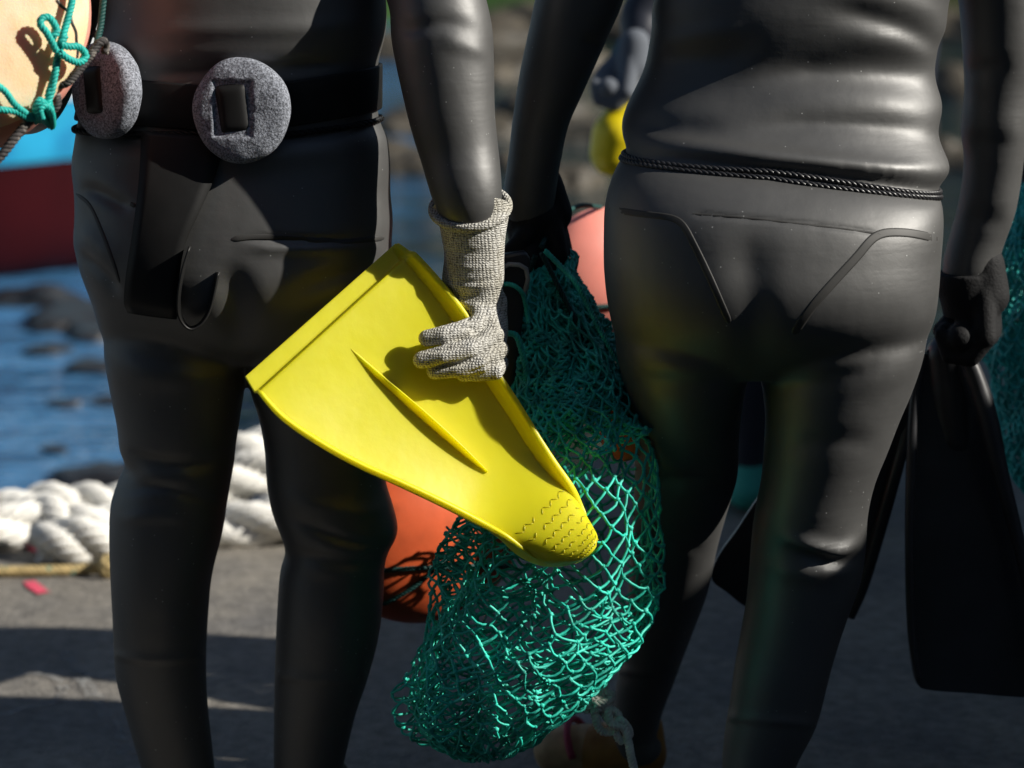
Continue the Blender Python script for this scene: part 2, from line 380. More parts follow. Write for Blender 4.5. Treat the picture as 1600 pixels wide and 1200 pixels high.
def seam(tree, poly, w, h, lift=.0, prof=None, step=5):
    L = sum(math.dist(poly[i], poly[i + 1]) for i in range(len(poly) - 1)); n = max(8, int(L / step))
    Q = arclen([list(p) for p in poly], n); pts = []; ns = []
    for q in Q:
        p, nn, ok = hit(tree, q[0], q[1])
        if ok: pts.append(np.array(p)); ns.append(np.array(nn))
    P = np.array(pts); Nn = np.array(ns)
    if len(P) < 4: return MB()
    for _ in range(3):
        Nn[1:-1] = (Nn[:-2] + Nn[1:-1] + Nn[2:]) / 3; P[1:-1] = (P[:-2] + 2 * P[1:-1] + P[2:]) / 4
    Nn /= np.linalg.norm(Nn, axis=1)[:, None]; T = np.gradient(P, axis=0); T /= np.linalg.norm(T, axis=1)[:, None] + 1e-9
    B = np.cross(T, Nn); prof = prof or [(-.5, -.6), (-.5, .5), (-.3, .95), (0, 1), (.3, .95), (.5, .5), (.5, -.6)]
    mb = MB(); vs = []; fs = []; k = len(prof)
    for i in range(len(P)):
        e = min(1, min(i, len(P) - 1 - i) / 2 + .4)
        for (a, b) in prof: vs.append(P[i] + B[i] * a * w * e + Nn[i] * (lift + b * h * e))
    for i in range(len(P) - 1):
        for j in range(k - 1): fs.append((i * k + j, i * k + j + 1, (i + 1) * k + j + 1, (i + 1) * k + j))
    mb.add(vs, fs); return mb
def around(trees, c, ang, z, far=.6):   # outermost torso point in direction ang at height z, arms ignored
    full, torso = trees; d = Vector((math.cos(ang), math.sin(ang), 0)); o = Vector((c[0], c[1], z))
    h = torso.ray_cast(o + d * far, -d); r = (h[0] - o).length if h[0] is not None else .15
    h = full.ray_cast(o + d * (r + .016), -d); return (h[0], d) if h[0] is not None and (h[0] - o).length > r - .03 else (o + d * r, d)

SUN = Vector((.84, -.15, .53)).normalized()

# ================================================================== SETTING
mb = MB()
edge = [(-9, 2.0), (-.2, 2.02), (.12, 2.15), (.45, 3.6), (1.2, 4.2), (9, 4.6)]
top = [(x, y, 0) for x, y in edge]; poly = top + [(9, -14, 0), (-16, -14, 0), (-16, 2.0, 0)]
bm = bmesh.new(); vs = [bm.verts.new(p) for p in poly]; f = bm.faces.new(vs)
ext = bmesh.ops.extrude_face_region(bm, geom=[f]); bmesh.ops.translate(bm, verts=[v for v in ext['geom'] if isinstance(v, bmesh.types.BMVert)], vec=(0, 0, -1.6))
bmesh.ops.recalc_face_normals(bm, faces=bm.faces)
me = bpy.data.meshes.new('quay'); bm.to_mesh(me); bm.free()
struct(obj('quay_ground', me, M['ground'], smooth=False))
mb = MB(); mb.add([(-400, -20, -.5), (400, -20, -.5), (400, 500, -.5), (-400, 500, -.5)], [(0, 1, 2, 3)])
struct(obj('water', mb.mesh(), M['water']))
# wooded bank across the harbour, only its foot and its reflection show
mb = MB(); nx, ny = 90, 26; vs = []; fs = []
for j in range(ny):
    for i in range(nx):
        x = -9 + 130 * (i / (nx - 1)) ** 1.3; y = 33 + 40 * j / (ny - 1)
        h = -1 + 22 * (1 - math.exp(-3.2 * j / (ny - 1))) * min(1, (x + 9) / 10 + .1)
        h += (noise.fractal((x * .22, y * .22, 3), 1, 2, 5)) * 1.8 * min(1, j / 2)
        vs.append((x, y + 2 * noise.noise((x * .1, 0, 0)), h))
for j in range(ny - 1):
    for i in range(nx - 1): a = j * nx + i; fs.append((a, a + 1, a + nx + 1, a + nx))
mb.add(vs, fs); struct(obj('hillside', mb.mesh(), M['hill']))

# paint marks on the quay
def paint(name, pts, w, mat):
    P = arclen([list(G(x, y, .004)) for x, y in pts], 40); T = np.gradient(P, axis=0); T /= np.linalg.norm(T, axis=1)[:, None]
    B = np.stack([-T[:, 1], T[:, 0], T[:, 2] * 0], 1); ww = np.array([w * (.75 + .4 * noise.noise((i * .3, w, 1))) for i in range(40)])[:, None]
    vs = np.concatenate([P - B * ww / 2, P + B * ww / 2]); mb = MB(); mb.add(vs, [(i, i + 1, i + 41, i + 40) for i in range(39)])
    return struct(obj(name, mb.mesh(), mat))
paint('paint_line', [(100, 1018), (130, 1060), (165, 1115), (200, 1180)], .035, M['chalk'])
paint('paint_curl', [(5, 1062), (45, 1052), (85, 1058), (100, 1078), (80, 1098), (40, 1105), (5, 1118)], .022, M['chalk'])
paint('paint_dash', [(110, 1048), (150, 1055), (185, 1062)], .02, M['chalk'])
paint('paint_blot', [(45, 908), (52, 914), (58, 919), (68, 926)], .035, M['pink_paint'])
paint('paint_fleck', [(43, 853), (52, 858), (60, 862)], .02, M['pink_paint'])

# boulders along the far shore
def boulder(c, r, mat, label, group, seed):
    rr = random.Random(seed); mb = MB(); o = Vector((rr.uniform(0, 50), rr.uniform(0, 50), 0))
    ellipsoid(mb, (0, 0, 0), r, 22, 14, lambda v: 1 + .38 * noise.fractal(v * 1.3 + o, 1, 2, 4))
    ob = obj('boulder', mb.mesh(), mat); ob.location = c; ob.rotation_euler = (0, 0, rr.uniform(0, 6)); tag(ob, label, 'rock', group); return ob
rb = random.Random(3); k = 0
for (px, py, w) in [(700, 60, .9), (760, 78, .8), (815, 62, .9), (735, 125, .5), (800, 120, .55), (880, 105, .6), (640, 90, .7), (910, 40, .9),
                    (850, 175, .45), (900, 215, .4), (760, 215, .35), (655, 205, .4), (610, 255, .35), (660, 268, .3), (890, 290, .3),
                    (1485, 150, .6), (1500, 60, .8), (990, 60, .8), (800, 260, .25), (1490, 260, .4)]:
    p = G(px, py, -.5); k += 1
    boulder((p.x, p.y, -.5 - w * .04), (w * 1.1, w * .8, w * .5), M['rock'], 'brown half sunken boulder out of focus in the water along the far shore', 'blurred boulders along the far shore', k)
for (px, py, w) in [(78, 548, .10), (150, 575, .12), (104, 632, .07), (172, 628, .08), (85, 702, .05), (165, 745, .16), (120, 500, .28), (60, 470, .22), (150, 520, .18), (30, 462, .14)]:
    p = G(px, py, -.5); k += 1
    boulder((p.x, p.y, -.5 - w * .04), (w * 1.1, w, w * .30), M['rock_dark'], 'small black wet rock breaking the blue water left of the divers', 'small wet rocks in the water', k)

# boat moored behind the left diver
def boat():
    t = thing('fishing_boat', 'small moored boat with white top, sky blue band and dark red hull', 'boat', (-4.0, 9.0, -.5))
    st = [0, .12, .3, .5, .7, .85, .94, .985, 1.0]; bow = U(222, 200, 8.3).x; stern = bow - 6.5
    def sec(s, z):                       # half beam at station s, height z
        b = 1.0 * (1 - max(0, (s - .55) / .45) ** 3.0) * (.75 + .25 * min(1, s / .2)); keel = -.75 + .55 * max(0, (s - .72) / .28) ** 2
        k = min(1, max(0, (z - keel) / .75)); return b * (.35 + .65 * k ** .6) if z > keel else 0.02
    def strip(name, z0, z1, mat, out, n=4):
        mb = MB()
        for side in (-1, 1):
            vs = []; fs = []; N = 40
            for i in range(N + 1):
                s = i / N; x = stern + 6.5 * s; sheer = .22 * max(0, s - .5) ** 2 * 4
                for j in range(n + 1):
                    z = z0 + (z1 - z0) * j / n; zz = z + sheer * max(0, (z + .4) / .9)
                    bx = sec(s, z) + out; vs.append((x + .35 * max(0, (s - .8) / .2) * (z + .5), 8.95 + side * bx, zz))
            for i in range(N):
                for j in range(n): a = i * (n + 1) + j; fs.append((a, a + 1, a + n + 2, a + n + 1))
            mb.add(vs, fs)
        return obj(name, mb.mesh(), mat, t)
    strip('hull', -.85, .03, M['hull_red'], 0, 10); strip('painted_band', .03, .29, M['hull_blue'], .01); strip('bulwark', .29, .60, M['hull_white'], .025)
    mb = MB(); limb(mb, [(stern, 8.95 - .76, .62), (stern + 2, 8.95 - 1.04, .62), (stern + 4.3, 8.95 - .95, .66), (stern + 6.1, 8.95 - .55, .78)], [.04] * 4, 30, 10); obj('rub_rail', mb.mesh(), M['hull_white'], t)
    mb = MB(); mb.add([(stern, 8.7, .2), (stern + 5, 8.8, .2), (stern + 5, 10.4, .2), (stern, 10.5, .2)], [(0, 1, 2, 3)]); obj('deck', mb.mesh(), M['hull_white'], t)
boat()

# white hawser flaked on the quay edge
def hawser_run(mb, pts, rad):
    D0 = catmull(pts, 60); Ln = np.linalg.norm(np.diff(D0, axis=0), axis=1).sum(); n = int(Ln / .012); P = arclen(pts, n)[:, :3]; T, A, B = frames(P); s_ = np.linspace(0, Ln, n)
    o_ = rad * 97
    P = P + np.array([noise.noise_vector(Vector((x * 5 + o_, o_, 0))) for x in s_]) * rad * .45
    for k in range(3):
        a = s_ / (rad * 5.2) * 2 * math.pi + 2 * math.pi * k / 3 + np.array([.5 * noise.noise(Vector((x * 4, k, o_))) for x in s_]); sw = np.array([1 + .22 * noise.noise(Vector((x * 9, k + 7, o_))) for x in s_])[:, None]
        Q = P + rad * .50 * (A * np.cos(a)[:, None] + B * np.sin(a)[:, None]) * sw; tube(mb, Q, rad * .40, 8)
        T2, A2, B2 = frames(Q)
        for y in range(7):
            b = -s_ / (rad * 2.6) * 2 * math.pi + 2 * math.pi * y / 7; wob = np.array([1 + .16 * noise.noise(Vector((x * 30, y * 3.3, k + o_))) for x in s_])[:, None]
            tube(mb, Q + rad * .40 * wob * (A2 * np.cos(b)[:, None] + B2 * np.sin(b)[:, None]), rad * .185, 6)
def hawser(name, runs, rad, label, group=None):
    t = thing(name, label, 'rope', G(*runs[0][0][:2]), group)
    for pts in runs:
        mb = MB(); P = [U(px, py, Y) for px, py, Y in pts]
        hawser_run(mb, P, rad); obj('rope_strand', mb.mesh(), M['white_rope'], t)
    return t
hawser('mooring_rope', [[(-120, 824, 1.72), (0, 832, 1.70), (60, 820, 1.74), (130, 838, 1.70), (200, 832, 1.74), (270, 842, 1.7), (340, 834, 1.74), (420, 815, 1.74), (520, 800, 1.76), (600, 800, 1.78)],
                        [(-120, 822, 1.84), (20, 808, 1.84), (100, 802, 1.84), (200, 800, 1.84), (300, 775, 1.84), (400, 740, 1.86), (470, 735, 1.88), (560, 770, 1.88)],
                        [(60, 850, 1.62), (105, 845, 1.60), (150, 852, 1.60), (200, 862, 1.62), (260, 858, 1.64)],
                        [(300, 735, 1.90), (360, 716, 1.90), (420, 708, 1.90), (480, 712, 1.90), (540, 740, 1.9)]], .055,
       'thick white three strand mooring rope heaped along the quay edge behind the left diver')
mb = MB(); rope(mb, [G(-80, 894, .012), G(0, 893, .012), G(60, 892, .012), G(120, 890, .012), G(165, 884, .014), G(185, 878, .014)], .012, .035)
t = thing('yellow_rope', 'thin faded yellow rope with a knot on the ground in front of the white rope', 'rope', G(0, 893)); obj('rope_strand', mb.mesh(), M['yellow_rope'], t)
mb = MB()
for a in range(4):
    c = G(170, 886, .02); tt = np.linspace(0, 2 * math.pi, 16); ax = Vector((math.cos(a), .4, math.sin(a * 2))).normalized(); u = ax.orthogonal().normalized(); v = ax.cross(u)
    tube(mb, [c + (u * math.cos(x) + v * math.sin(x)) * .02 for x in tt], .009, 7)
obj('knot', mb.mesh(), M['yellow_rope'], t)

# low unseen shed added right of the frame to keep the right hand part of the quay in the shade
def box(mb, a, b):
    x0, y0, z0 = a; x1, y1, z1 = b
    mb.add([(x0, y0, z0), (x1, y0, z0), (x1, y1, z0), (x0, y1, z0), (x0, y0, z1), (x1, y0, z1), (x1, y1, z1), (x0, y1, z1)],
           [(0, 3, 2, 1), (4, 5, 6, 7), (0, 1, 5, 4), (1, 2, 6, 5), (2, 3, 7, 6), (3, 0, 4, 7)])

# ================================================================== FIN PLANE (shared by fin and gloved hand)
FN = Vector((.34, -.86, .38)).normalized(); FP = U(735, 550, -.185)
def FPT(px, py, h=0.0): return PL(px, py, FP, FN) + FN * h

# ================================================================== PEOPLE
def foot(mb, x, y, ang=0.0, r=.043, z=.0, ln=.2):
    d = Vector((math.sin(ang), math.cos(ang), 0)); c = Vector((x, y, z))
    chain(mb, [c + Vector((0, 0, .11)), c + Vector((0, 0, .06)) - d * .012, c + d * ln * .55 + Vector((0, 0, .042)), c + d * ln + Vector((0, 0, .034))], [r, r * 1.02, r * .95, r * .72], 16)
def boots(t, feet, mat, name='boot'):
    for (x, y, ang) in feet:
        mb = MB(); foot(mb, x, y, ang, .050); me = remesh(mb, .006, 4); obj(name, me, mat, t)
def headshape(mb, c):
    ellipsoid(mb, c, (.078, .097, .118), 28, 18)
    chain(mb, [c + Vector((0, .015, -.06)), c + Vector((0, .055, -.085))], [.055, .04])                                   # jaw
    chain(mb, [c + Vector((0, .085, .012)), c + Vector((0, .112, -.022)), c + Vector((0, .096, -.032))], [.010, .014, .012], 10)   # nose
    chain(mb, [c + Vector((-.02, .088, -.055)), c + Vector((.02, .088, -.055))], [.011, .011], 10)                          # mouth
    for s in (-1, 1): ellipsoid(mb, c + Vector((s * .033, .083, .018)), (.013, .01, .009), 10, 8); ellipsoid(mb, c + Vector((s * .078, .0, .0)), (.012, .02, .03), 10, 8)
def face(t, c):
    mb = MB(); ellipsoid(mb, c + Vector((0, .052, -.012)), (.058, .05, .078), 24, 16); obj('face', mb.mesh(), M['skin'], t)
def fist(mb, Gp, g, w, s=1.0, rgrip=.028, thumb=1):
    """hand closed round an axis g at Gp; w points to the wrist"""
    g = Vector(g).normalized(); w = Vector(w).normalized(); w = (w - g * w.dot(g)).normalized(); o = g.cross(w); Gp = Vector(Gp)
    rg = rgrip + .010
    capsule(mb, Gp - g * .034 * s, Gp + g * .034 * s, rgrip * .95, rgrip * .95)
    chain(mb, [Gp + w * .105 + o * rg * .5, Gp + w * .06 + o * rg * .8], [.027 * s, .030 * s])
    for i in range(4):
        q = Gp + g * (i - 1.5) * .0215 * s; r = (.0115, .0122, .0116, .0098)[i] * s
        mcp = q + o * (rg + .004) + w * .004
        chain(mb, [Gp + w * .065 + o * rg * .7 + g * (i - 1.5) * .012, mcp], [.017 * s, r * 1.25])
        pts = [mcp, q - w * (rg * .92) + o * rg * .55, q - w * (rg * .95) - o * rg * .45, q - w * .0 - o * rg * .95]
        chain(mb, pts, [r * 1.12, r * 1.05, r * .95, r * .82])
    tq = Gp + g * .045 * s * thumb
    chain(mb, [Gp + w * .075 + g * .018 * thumb + o * .005, tq + w * .035 - o * .006, tq - o * rg * .8 + w * .012, Gp + g * .022 * thumb - o * (rg * 1.25) - w * .006], [.018 * s, .0155 * s, .013 * s, .011 * s])

# ---------------------------------------------------------------- left diver
LX = -.375
mb = MB()
ringloft(mb, [WR(LX, 1.56, .052, .055, .055, .01), WR(LX, 1.50, .056, .058, .058), WR(LX, 1.46, .085, .07), WR(LX, 1.42, .155, .09), WR(LX, 1.36, .188, .108, .11), WR(LX, 1.30, .195, .12, .12),
    PR(166, 12, 604, 12, 0, .126), PR(150, 60, 602, 55, 0, .124), PR(140, 100, 591, 100, 0, .118), PR(133, 150, 590, 150, 0, .116), PR(123, 186, 592, 186, 0, .113),
    PR(118, 220, 605, 214, 0, .124), PR(113, 258, 610, 258, 0, .133, .13), PR(117, 290, 610, 300, 0, .143, .13), PR(119, 330, 614, 342, 0, .152, .13), PR(118, 380, 612, 384, 0, .16, .125),
    PR(128, 420, 612, 425, 0, .163, .12), PR(146, 470, 608, 470, 0, .15, .11), PR(160, 520, 602, 520, 0, .115, .09), PR(190, 560, 580, 560, 0, .07, .06)], 56, 120, 2.25)
torsoL = bvh(mb.mesh('tmp'))
ringloft(mb, [PR(170, 470, 384, 470, 0, .085), PR(164, 540, 390, 545, 0, .118, .1), PR(172, 600, 383, 600, 0, .108), PR(184, 660, 374, 660, 0, .10), PR(188, 700, 368, 700, 0, .092), PR(197, 722, 366, 722, 0, .086),
    PR(187, 745, 362, 745, 0, .09), PR(174, 785, 355, 785, 0, .091), PR(172, 835, 347, 835, 0, .092), PR(174, 900, 331, 900, 0, .09), PR(177, 960, 325, 960, 0, .084), PR(179, 1020, 322, 1020, 0, .076),
    PR(183, 1060, 322, 1060, 0, .07), PR(196, 1110, 325, 1110, 0, .062), PR(222, 1200, 335, 1200, 0, .053), PR(238, 1255, 338, 1255, 0, .047), PR(240, 1300, 338, 1300, 0, .046)], 40, 90, 2.1)
ringloft(mb, [PR(392, 470, 596, 470, 0, .085), PR(386, 545, 604, 545, 0, .118, .1), PR(390, 600, 604, 600, 0, .112), PR(405, 650, 602, 650, 0, .106), PR(414, 700, 600, 700, 0, .10), PR(417, 750, 602, 750, 0, .096),
    PR(425, 795, 616, 798, 0, .096), PR(441, 838, 622, 832, 0, .094), PR(446, 862, 608, 860, 0, .086), PR(438, 890, 601, 888, 0, .087), PR(434, 940, 599, 940, 0, .089), PR(431, 1000, 591, 1000, 0, .084),
    PR(429, 1060, 575, 1060, 0, .075), PR(428, 1120, 555, 1120, 0, .065), PR(428, 1200, 536, 1200, 0, .055), PR(432, 1260, 522, 1260, 0, .047), PR(432, 1300, 520, 1300, 0, .045)], 40, 90, 2.1)
fl = [(U(288, 1300, 0).x, -.005, -.12), (U(477, 1300, 0).x, 0, .1)]
for x, y, a in fl: foot(mb, x, y, a)
YW = FPT(742, 470).y + .005
e = lambda px, py, Y: U(px, py, Y)
arm = [(LX + .165, 0, 1.42), (LX + .215, -.005, 1.37), e(660, -60, -.07), e(682, 0, -.10), e(690, 50, -.112), e(696, 100, -.12), e(706, 180, -.132), e(718, 240, -.14), e(728, 292, YW - .006), e(734, 326, YW - .010), e(736, 346, YW - .004), e(740, 400, YW), e(743, 460, YW)]
s_ = mpp(-.08)
limb(mb, arm, [.06, .068, 73 * s_, 73 * s_, 77 * s_, 74 * s_, 66 * s_, 60 * s_, 55 * s_, 49 * s_, 40 * s_, 31 * s_, 30 * s_], 90, 28)
# raised left arm steadying the float, outside the frame
larm = [(LX - .165, 0, 1.42), (LX - .215, .0, 1.36), (LX - .27, .03, 1.20), (LX - .30, -.0, 1.12), (LX - .30, -.10, 1.14), (LX - .27, -.2, 1.24), (LX - .25, -.245, 1.33)]
limb(mb, larm, [.058, .064, .052, .05, .045, .038, .034], 50, 20)
HL = Vector((LX, .015, 1.645)); headshape(mb, HL)
bodyL = remesh(mb, .0055, 9)
sculpt(bodyL, [
    ([(165, 95), (300, 82), (450, 78), (600, 60)], 16, .004), ([(160, 60), (320, 48), (500, 45), (604, 30)], 18, .005), ([(170, 120), (330, 112), (470, 105), (590, 92)], 10, -.006),
    ([(120, 205), (250, 214), (400, 214), (520, 208), (600, 192)], 9, -.005), ([(118, 232), (260, 250), (420, 246), (606, 228)], 16, .004),
    ([(365, 372), (430, 374), (520, 376), (600, 372)], 6, -.0045), ([(360, 384), (430, 388), (520, 388), (606, 384)], 9, .004),
    ([(118, 290), (150, 300), (185, 318), (215, 330)], 10, -.006), ([(116, 385), (140, 410), (170, 440), (190, 470)], 9, -.007), ([(120, 350), (150, 380), (190, 420)], 16, .004),
    ([(360, 560), (430, 575), (520, 545), (600, 520)], 16, -.010), ([(170, 540), (240, 560), (330, 570), (390, 560)], 16, -.006), ([(430, 470), (500, 440), (570, 420), (612, 405)], 14, -.005), ([(440, 520), (520, 490), (600, 460)], 14, -.004),
    ([(180, 700), (240, 722), (310, 726), (368, 712)], 10, -.006), ([(195, 735), (260, 745), (340, 742)], 12, .004), ([(178, 770), (240, 762), (300, 775), (350, 790)], 8, -.004), ([(175, 815), (240, 806), (340, 812)], 10, .003),
    ([(425, 770), (490, 790), (560, 800), (616, 790)], 12, .004), ([(430, 800), (500, 830), (560, 850), (612, 852)], 9, -.007), ([(440, 862), (500, 872), (560, 880), (606, 870)], 10, -.005), ([(445, 880), (520, 895), (600, 900)], 12, .003),
    ([(178, 1026), (240, 1034), (322, 1028)], 10, .0028, 'lip'), ([(430, 1058), (500, 1066), (574, 1060)], 10, .0028, 'lip'),
    ([(612, 30), (640, 45), (700, 36), (768, 56)], 12, -.004), ([(680, 60), (725, 72), (769, 90)], 12, .003), ([(352, 400), (368, 470), (378, 560)], 26, -.010),
])
t = thing('person', 'person in a black wetsuit wearing a stone weight belt and a grey knitted glove', 'person', (LX, 0, 0), 'divers')
PLft = t
obj('wetsuit_body', bodyL, M['suit'], t); face(t, HL)
boots(t, fl, M['rubber'])
TL = bvh(bodyL)
for poly, w, h in (([(362, 374), (400, 370), (460, 372), (530, 377), (600, 372)], .008, .0013), 
                   ([(119, 303), (140, 320), (158, 360), (175, 405), (187, 442)], .006, .0011), ([(203, 318), (212, 322)], .006, .0012)):
    obj('seam', seam(TL, poly, w, h).mesh(), M['seam'], t)
mb = MB()                                            # left hand of the raised arm
fist(mb, (LX - .25, -.27, 1.40), (1, 0, .2), (0, .25, -1)); obj('glove', remesh(mb, .0035, 4), M['knit'], t)

# gloved right hand closed on the fin's rail
mb = MB()
def GR(xl, yl, xr, yr, n, f, tl=0.0): return PR(xl, yl, xr, yr, YW, n, f, tl)
ringloft(mb, [GR(674, 326, 796, 320, .046, .046, -.42), GR(684, 344, 795, 338, .045, .045, -.40), GR(690, 372, 790, 368, .043, .043, -.2), GR(694, 400, 788, 398, .041, .041, -.1), GR(691, 428, 788, 428, .041, .041),
              GR(691, 440, 788, 440, .041, .041), GR(698, 452, 786, 450, .036, .036), GR(703, 474, 788, 470, .033, .033), GR(712, 500, 793, 494, .028, .03), GR(722, 528, 794, 520, .026, .027), GR(738, 552, 790, 550, .020, .02)], 48, 70, 2.2)
rim = [(674, 328), (676, 318)]
P = []
for j in range(40):                                  # rolled rim
    a = 2 * math.pi * j / 40; m = (U(674, 327, YW) + U(796, 321, YW)) / 2; h = (U(796, 321, YW) - U(674, 327, YW)) / 2
    P.append(m + h * math.cos(a) * .97 + Vector((0, .046 * math.sin(a), .046 * math.sin(a) * .46)))
tube(mb, P, .0065, 10, closed=True)
H = lambda x, y, d: FPT(x, y, d)
wr = H(746, 470, .005)
for k_, (x, y, d) in enumerate([(742, 508, .020), (758, 530, .025), (768, 552, .022), (771, 572, .014)]):
    chain(mb, [H(742 + 8 * k_, 474, .004), H(x, y, d)], [.0225, (.0150, .0155, .0145, .0130)[k_]], 16)
chain(mb, [H(742, 509, .022), H(712, 524, .034), H(680, 532, .033), H(659, 534, .022)], [.0142, .0134, .0126, .0114], 16)
chain(mb, [H(760, 532, .030), H(716, 556, .042), H(678, 564, .036), H(651, 568, .022)], [.0144, .0138, .0132, .0118], 16)
chain(mb, [H(770, 553, .026), H(738, 577, .036), H(704, 583, .028), H(674, 584, .014)], [.0136, .0130, .0120, .0108], 16)
chain(mb, [H(774, 572, .018), H(762, 588, .030), H(738, 589, .022), H(720, 588, .010)], [.0122, .0116, .0106, .0096], 16)
chain(mb, [H(728, 486, -.004), H(712, 508, -.022), H(694, 530, -.030), H(676, 548, -.028)], [.019, .0165, .0145, .0125], 16)
glove = remesh(mb, .0015, 3)
sculpt(glove, [([(688, 436), (720, 442), (760, 440), (790, 434)], 5, -.002), ([(692, 456), (720, 464), (760, 462)], 5, -.003), ([(704, 480), (722, 492), (740, 498), (756, 494)], 5, -.0045), ([(716, 506), (730, 512), (746, 506)], 5, -.004),
               ([(700, 470), (730, 478), (770, 474)], 6, .0025), ([(690, 388), (730, 396), (780, 392)], 6, -.0015), ([(688, 412), (740, 418), (788, 412)], 6, .0015), ([(656, 551), (690, 546), (720, 540), (744, 528)], 3.5, -.004), ([(672, 575), (700, 571), (730, 566), (758, 552)], 3.5, -.004), ([(722, 586), (745, 580), (765, 570), (776, 556)], 3.5, -.004), ([(730, 505), (745, 520), (762, 522)], 5, -.002)])
obj('glove', glove, M['knit'], t, label='light grey knitted glove with a rolled cuff gripping the yellow fin')

# stone weight belt
cL = (LX - .005, 0)
def belt_mid(x):                                     # height of the belt's middle for a world x on the back
    return float(np.interp(x, [U(150, 0, -.05).x, U(215, 0, -.1).x, U(330, 0, -.12).x, U(450, 0, -.12).x, U(600, 0, 0).x], [U(150, 155, -.05).z, U(215, 160, -.1).z, U(330, 170, -.12).z, U(450, 163, -.12).z, U(600, 133, 0).z]))
def band(tree, c, mid, w, th, lift=.002, n=120, tilt=0.0):
    vs = []; fs = []
    prof = [(-.5, -.3), (-.5, .6), (-.46, 1), (-.15, 1), (.15, 1), (.46, 1), (.5, .6), (.5, -.3)]; k = len(prof)
    for i in range(n):
        a = 2 * math.pi * i / n; z = 1.03
        for _ in range(3):
            p, d = around(tree, c, a, z); z = mid(p.x)
        p1, _ = around(tree, c, a, z - w * .4); p2, _ = around(tree, c, a, z + w * .4)
        for (u, v) in prof:
            q = p1.lerp(p2, u / .8 + .5); vs.append(Vector((q.x, q.y, z + u * w)) + d * (lift + v * th))
    for i in range(n):
        for j in range(k): fs.append((i * k + j, i * k + (j + 1) % k, ((i + 1) % n) * k + (j + 1) % k, ((i + 1) % n) * k + j))
    mb = MB(); mb.add(vs, fs); return mb
tb = thing('weight_belt', 'black rubber weight belt with two round grey stones around the waist of the left diver', 'weight belt', (LX, 0, 1.05))
obj('strap', band((TL, torsoL), cL, belt_mid, .062, .003, .004).mesh(), M['rubber'], tb)
mb = MB()
P = []
for i in range(140):                                 # thin cord under the belt
    a = 2 * math.pi * i / 140; z = 1.02
    for _ in range(3):
        p, d = around((TL, torsoL), cL, a, z); z = float(np.interp(p.x, [U(140, 0, 0).x, U(330, 0, -.1).x, U(450, 0, -.1).x, U(600, 0, 0).x], [U(140, 200, 0).z, U(330, 207, -.1).z, U(450, 209, -.1).z, U(600, 184, 0).z]))
    P.append(p + d * .003)
rope(mb, P, .0045, .03, n=500, sides=5); obj('cord', mb.mesh(), M['rubber'], tb)
def stone(cx, cy, w, h, nx, depth, hole, rot):
    p, nn, ok = hit(TL, cx, cy); nn = Vector(nx).normalized(); c = p + nn * (depth * .5 + .004)
    zz = (Vector((0, 0, 1)) - nn * nn.z).normalized(); xx = zz.cross(nn) * -1
    xx = nn.cross(zz) * -1 if xx.x < 0 else xx
    mb = MB(); vs = []; fs = []; nr, ns = 60, 120
    def add(u, v, hh): return c + xx * u + zz * v + nn * hh
    so = Vector((cx * .01, 3, 1))
    for i in range(nr + 1):
        tt = math.pi * i / nr; rr = abs(math.sin(tt)) ** .55; hh = math.copysign(abs(math.cos(tt)) ** .62, math.cos(tt)) * depth * .5
        for j in range(ns):
            a = 2 * math.pi * j / ns; wob = 1 + .035 * noise.noise(Vector((math.cos(a) * 1.3, math.sin(a) * 1.3, 0)) + so)
            u = math.cos(a) * rr * w / 2 * wob; v = math.sin(a) * rr * h / 2 * wob
            d = .0016 * noise.fractal(Vector((u * 26, v * 26, hh * 26)) + so, 1, 2, 5)
            inside = max(abs((u - hole[0]) / hole[2]), abs((v - hole[1]) / hole[3]))
            cut = .0035 * max(0, min(1, (1.06 - inside) / .12)) if hh > 0 else 0
            vs.append(add(u, v, hh + d - cut))
    for i in range(nr):
        for j in range(ns): k = (j + 1) % ns; fs.append((i * ns + j, i * ns + k, (i + 1) * ns + k, (i + 1) * ns + j))
    mb.add(vs, fs); o = obj('stone_weight', mb.mesh(), M['stone'], tb)
    mb = MB(); vs = []; fs = []; nn_ = 12; a_, b_ = hole[2] * .93, hole[3] * .95                  # strap showing in the slot
    for i in range(nn_ + 1):
        v = -1 + 2 * i / nn_
        for j in range(9):
            u = -1 + 2 * j / 8; edge_ = max(abs(u) ** 8, abs(v) ** 10)
            vs.append(add(hole[0] + u * a_ - v * .004, hole[1] + v * b_ + u * .003, depth * .5 * .93 + .0025 * (1 - u * u) + .001 * math.sin(v * 2) - .010 * edge_ + .0005))
    for i in range(nn_):
        for j in range(8): a = i * 9 + j; fs.append((a, a + 1, a + 10, a + 9))
    mb.add(vs, fs); ob = obj('strap_loop', mb.mesh(), M['rubber'], o)
    ob.modifiers.new('s', 'SUBSURF').render_levels = 1
    return o
st = stone(382, 173, .132, .142, (-.03, -1, .10), .040, (-.010, .002, .026, .037), 0); st['label'] = 'large round grey stone in the middle of the belt'
st = stone(192, 141, .128, .130, (-.70, -.72, .06), .046, (-.004, 0, .025, .037), 0); st['label'] = 'round grey stone on the left hip, turned partly sideways'
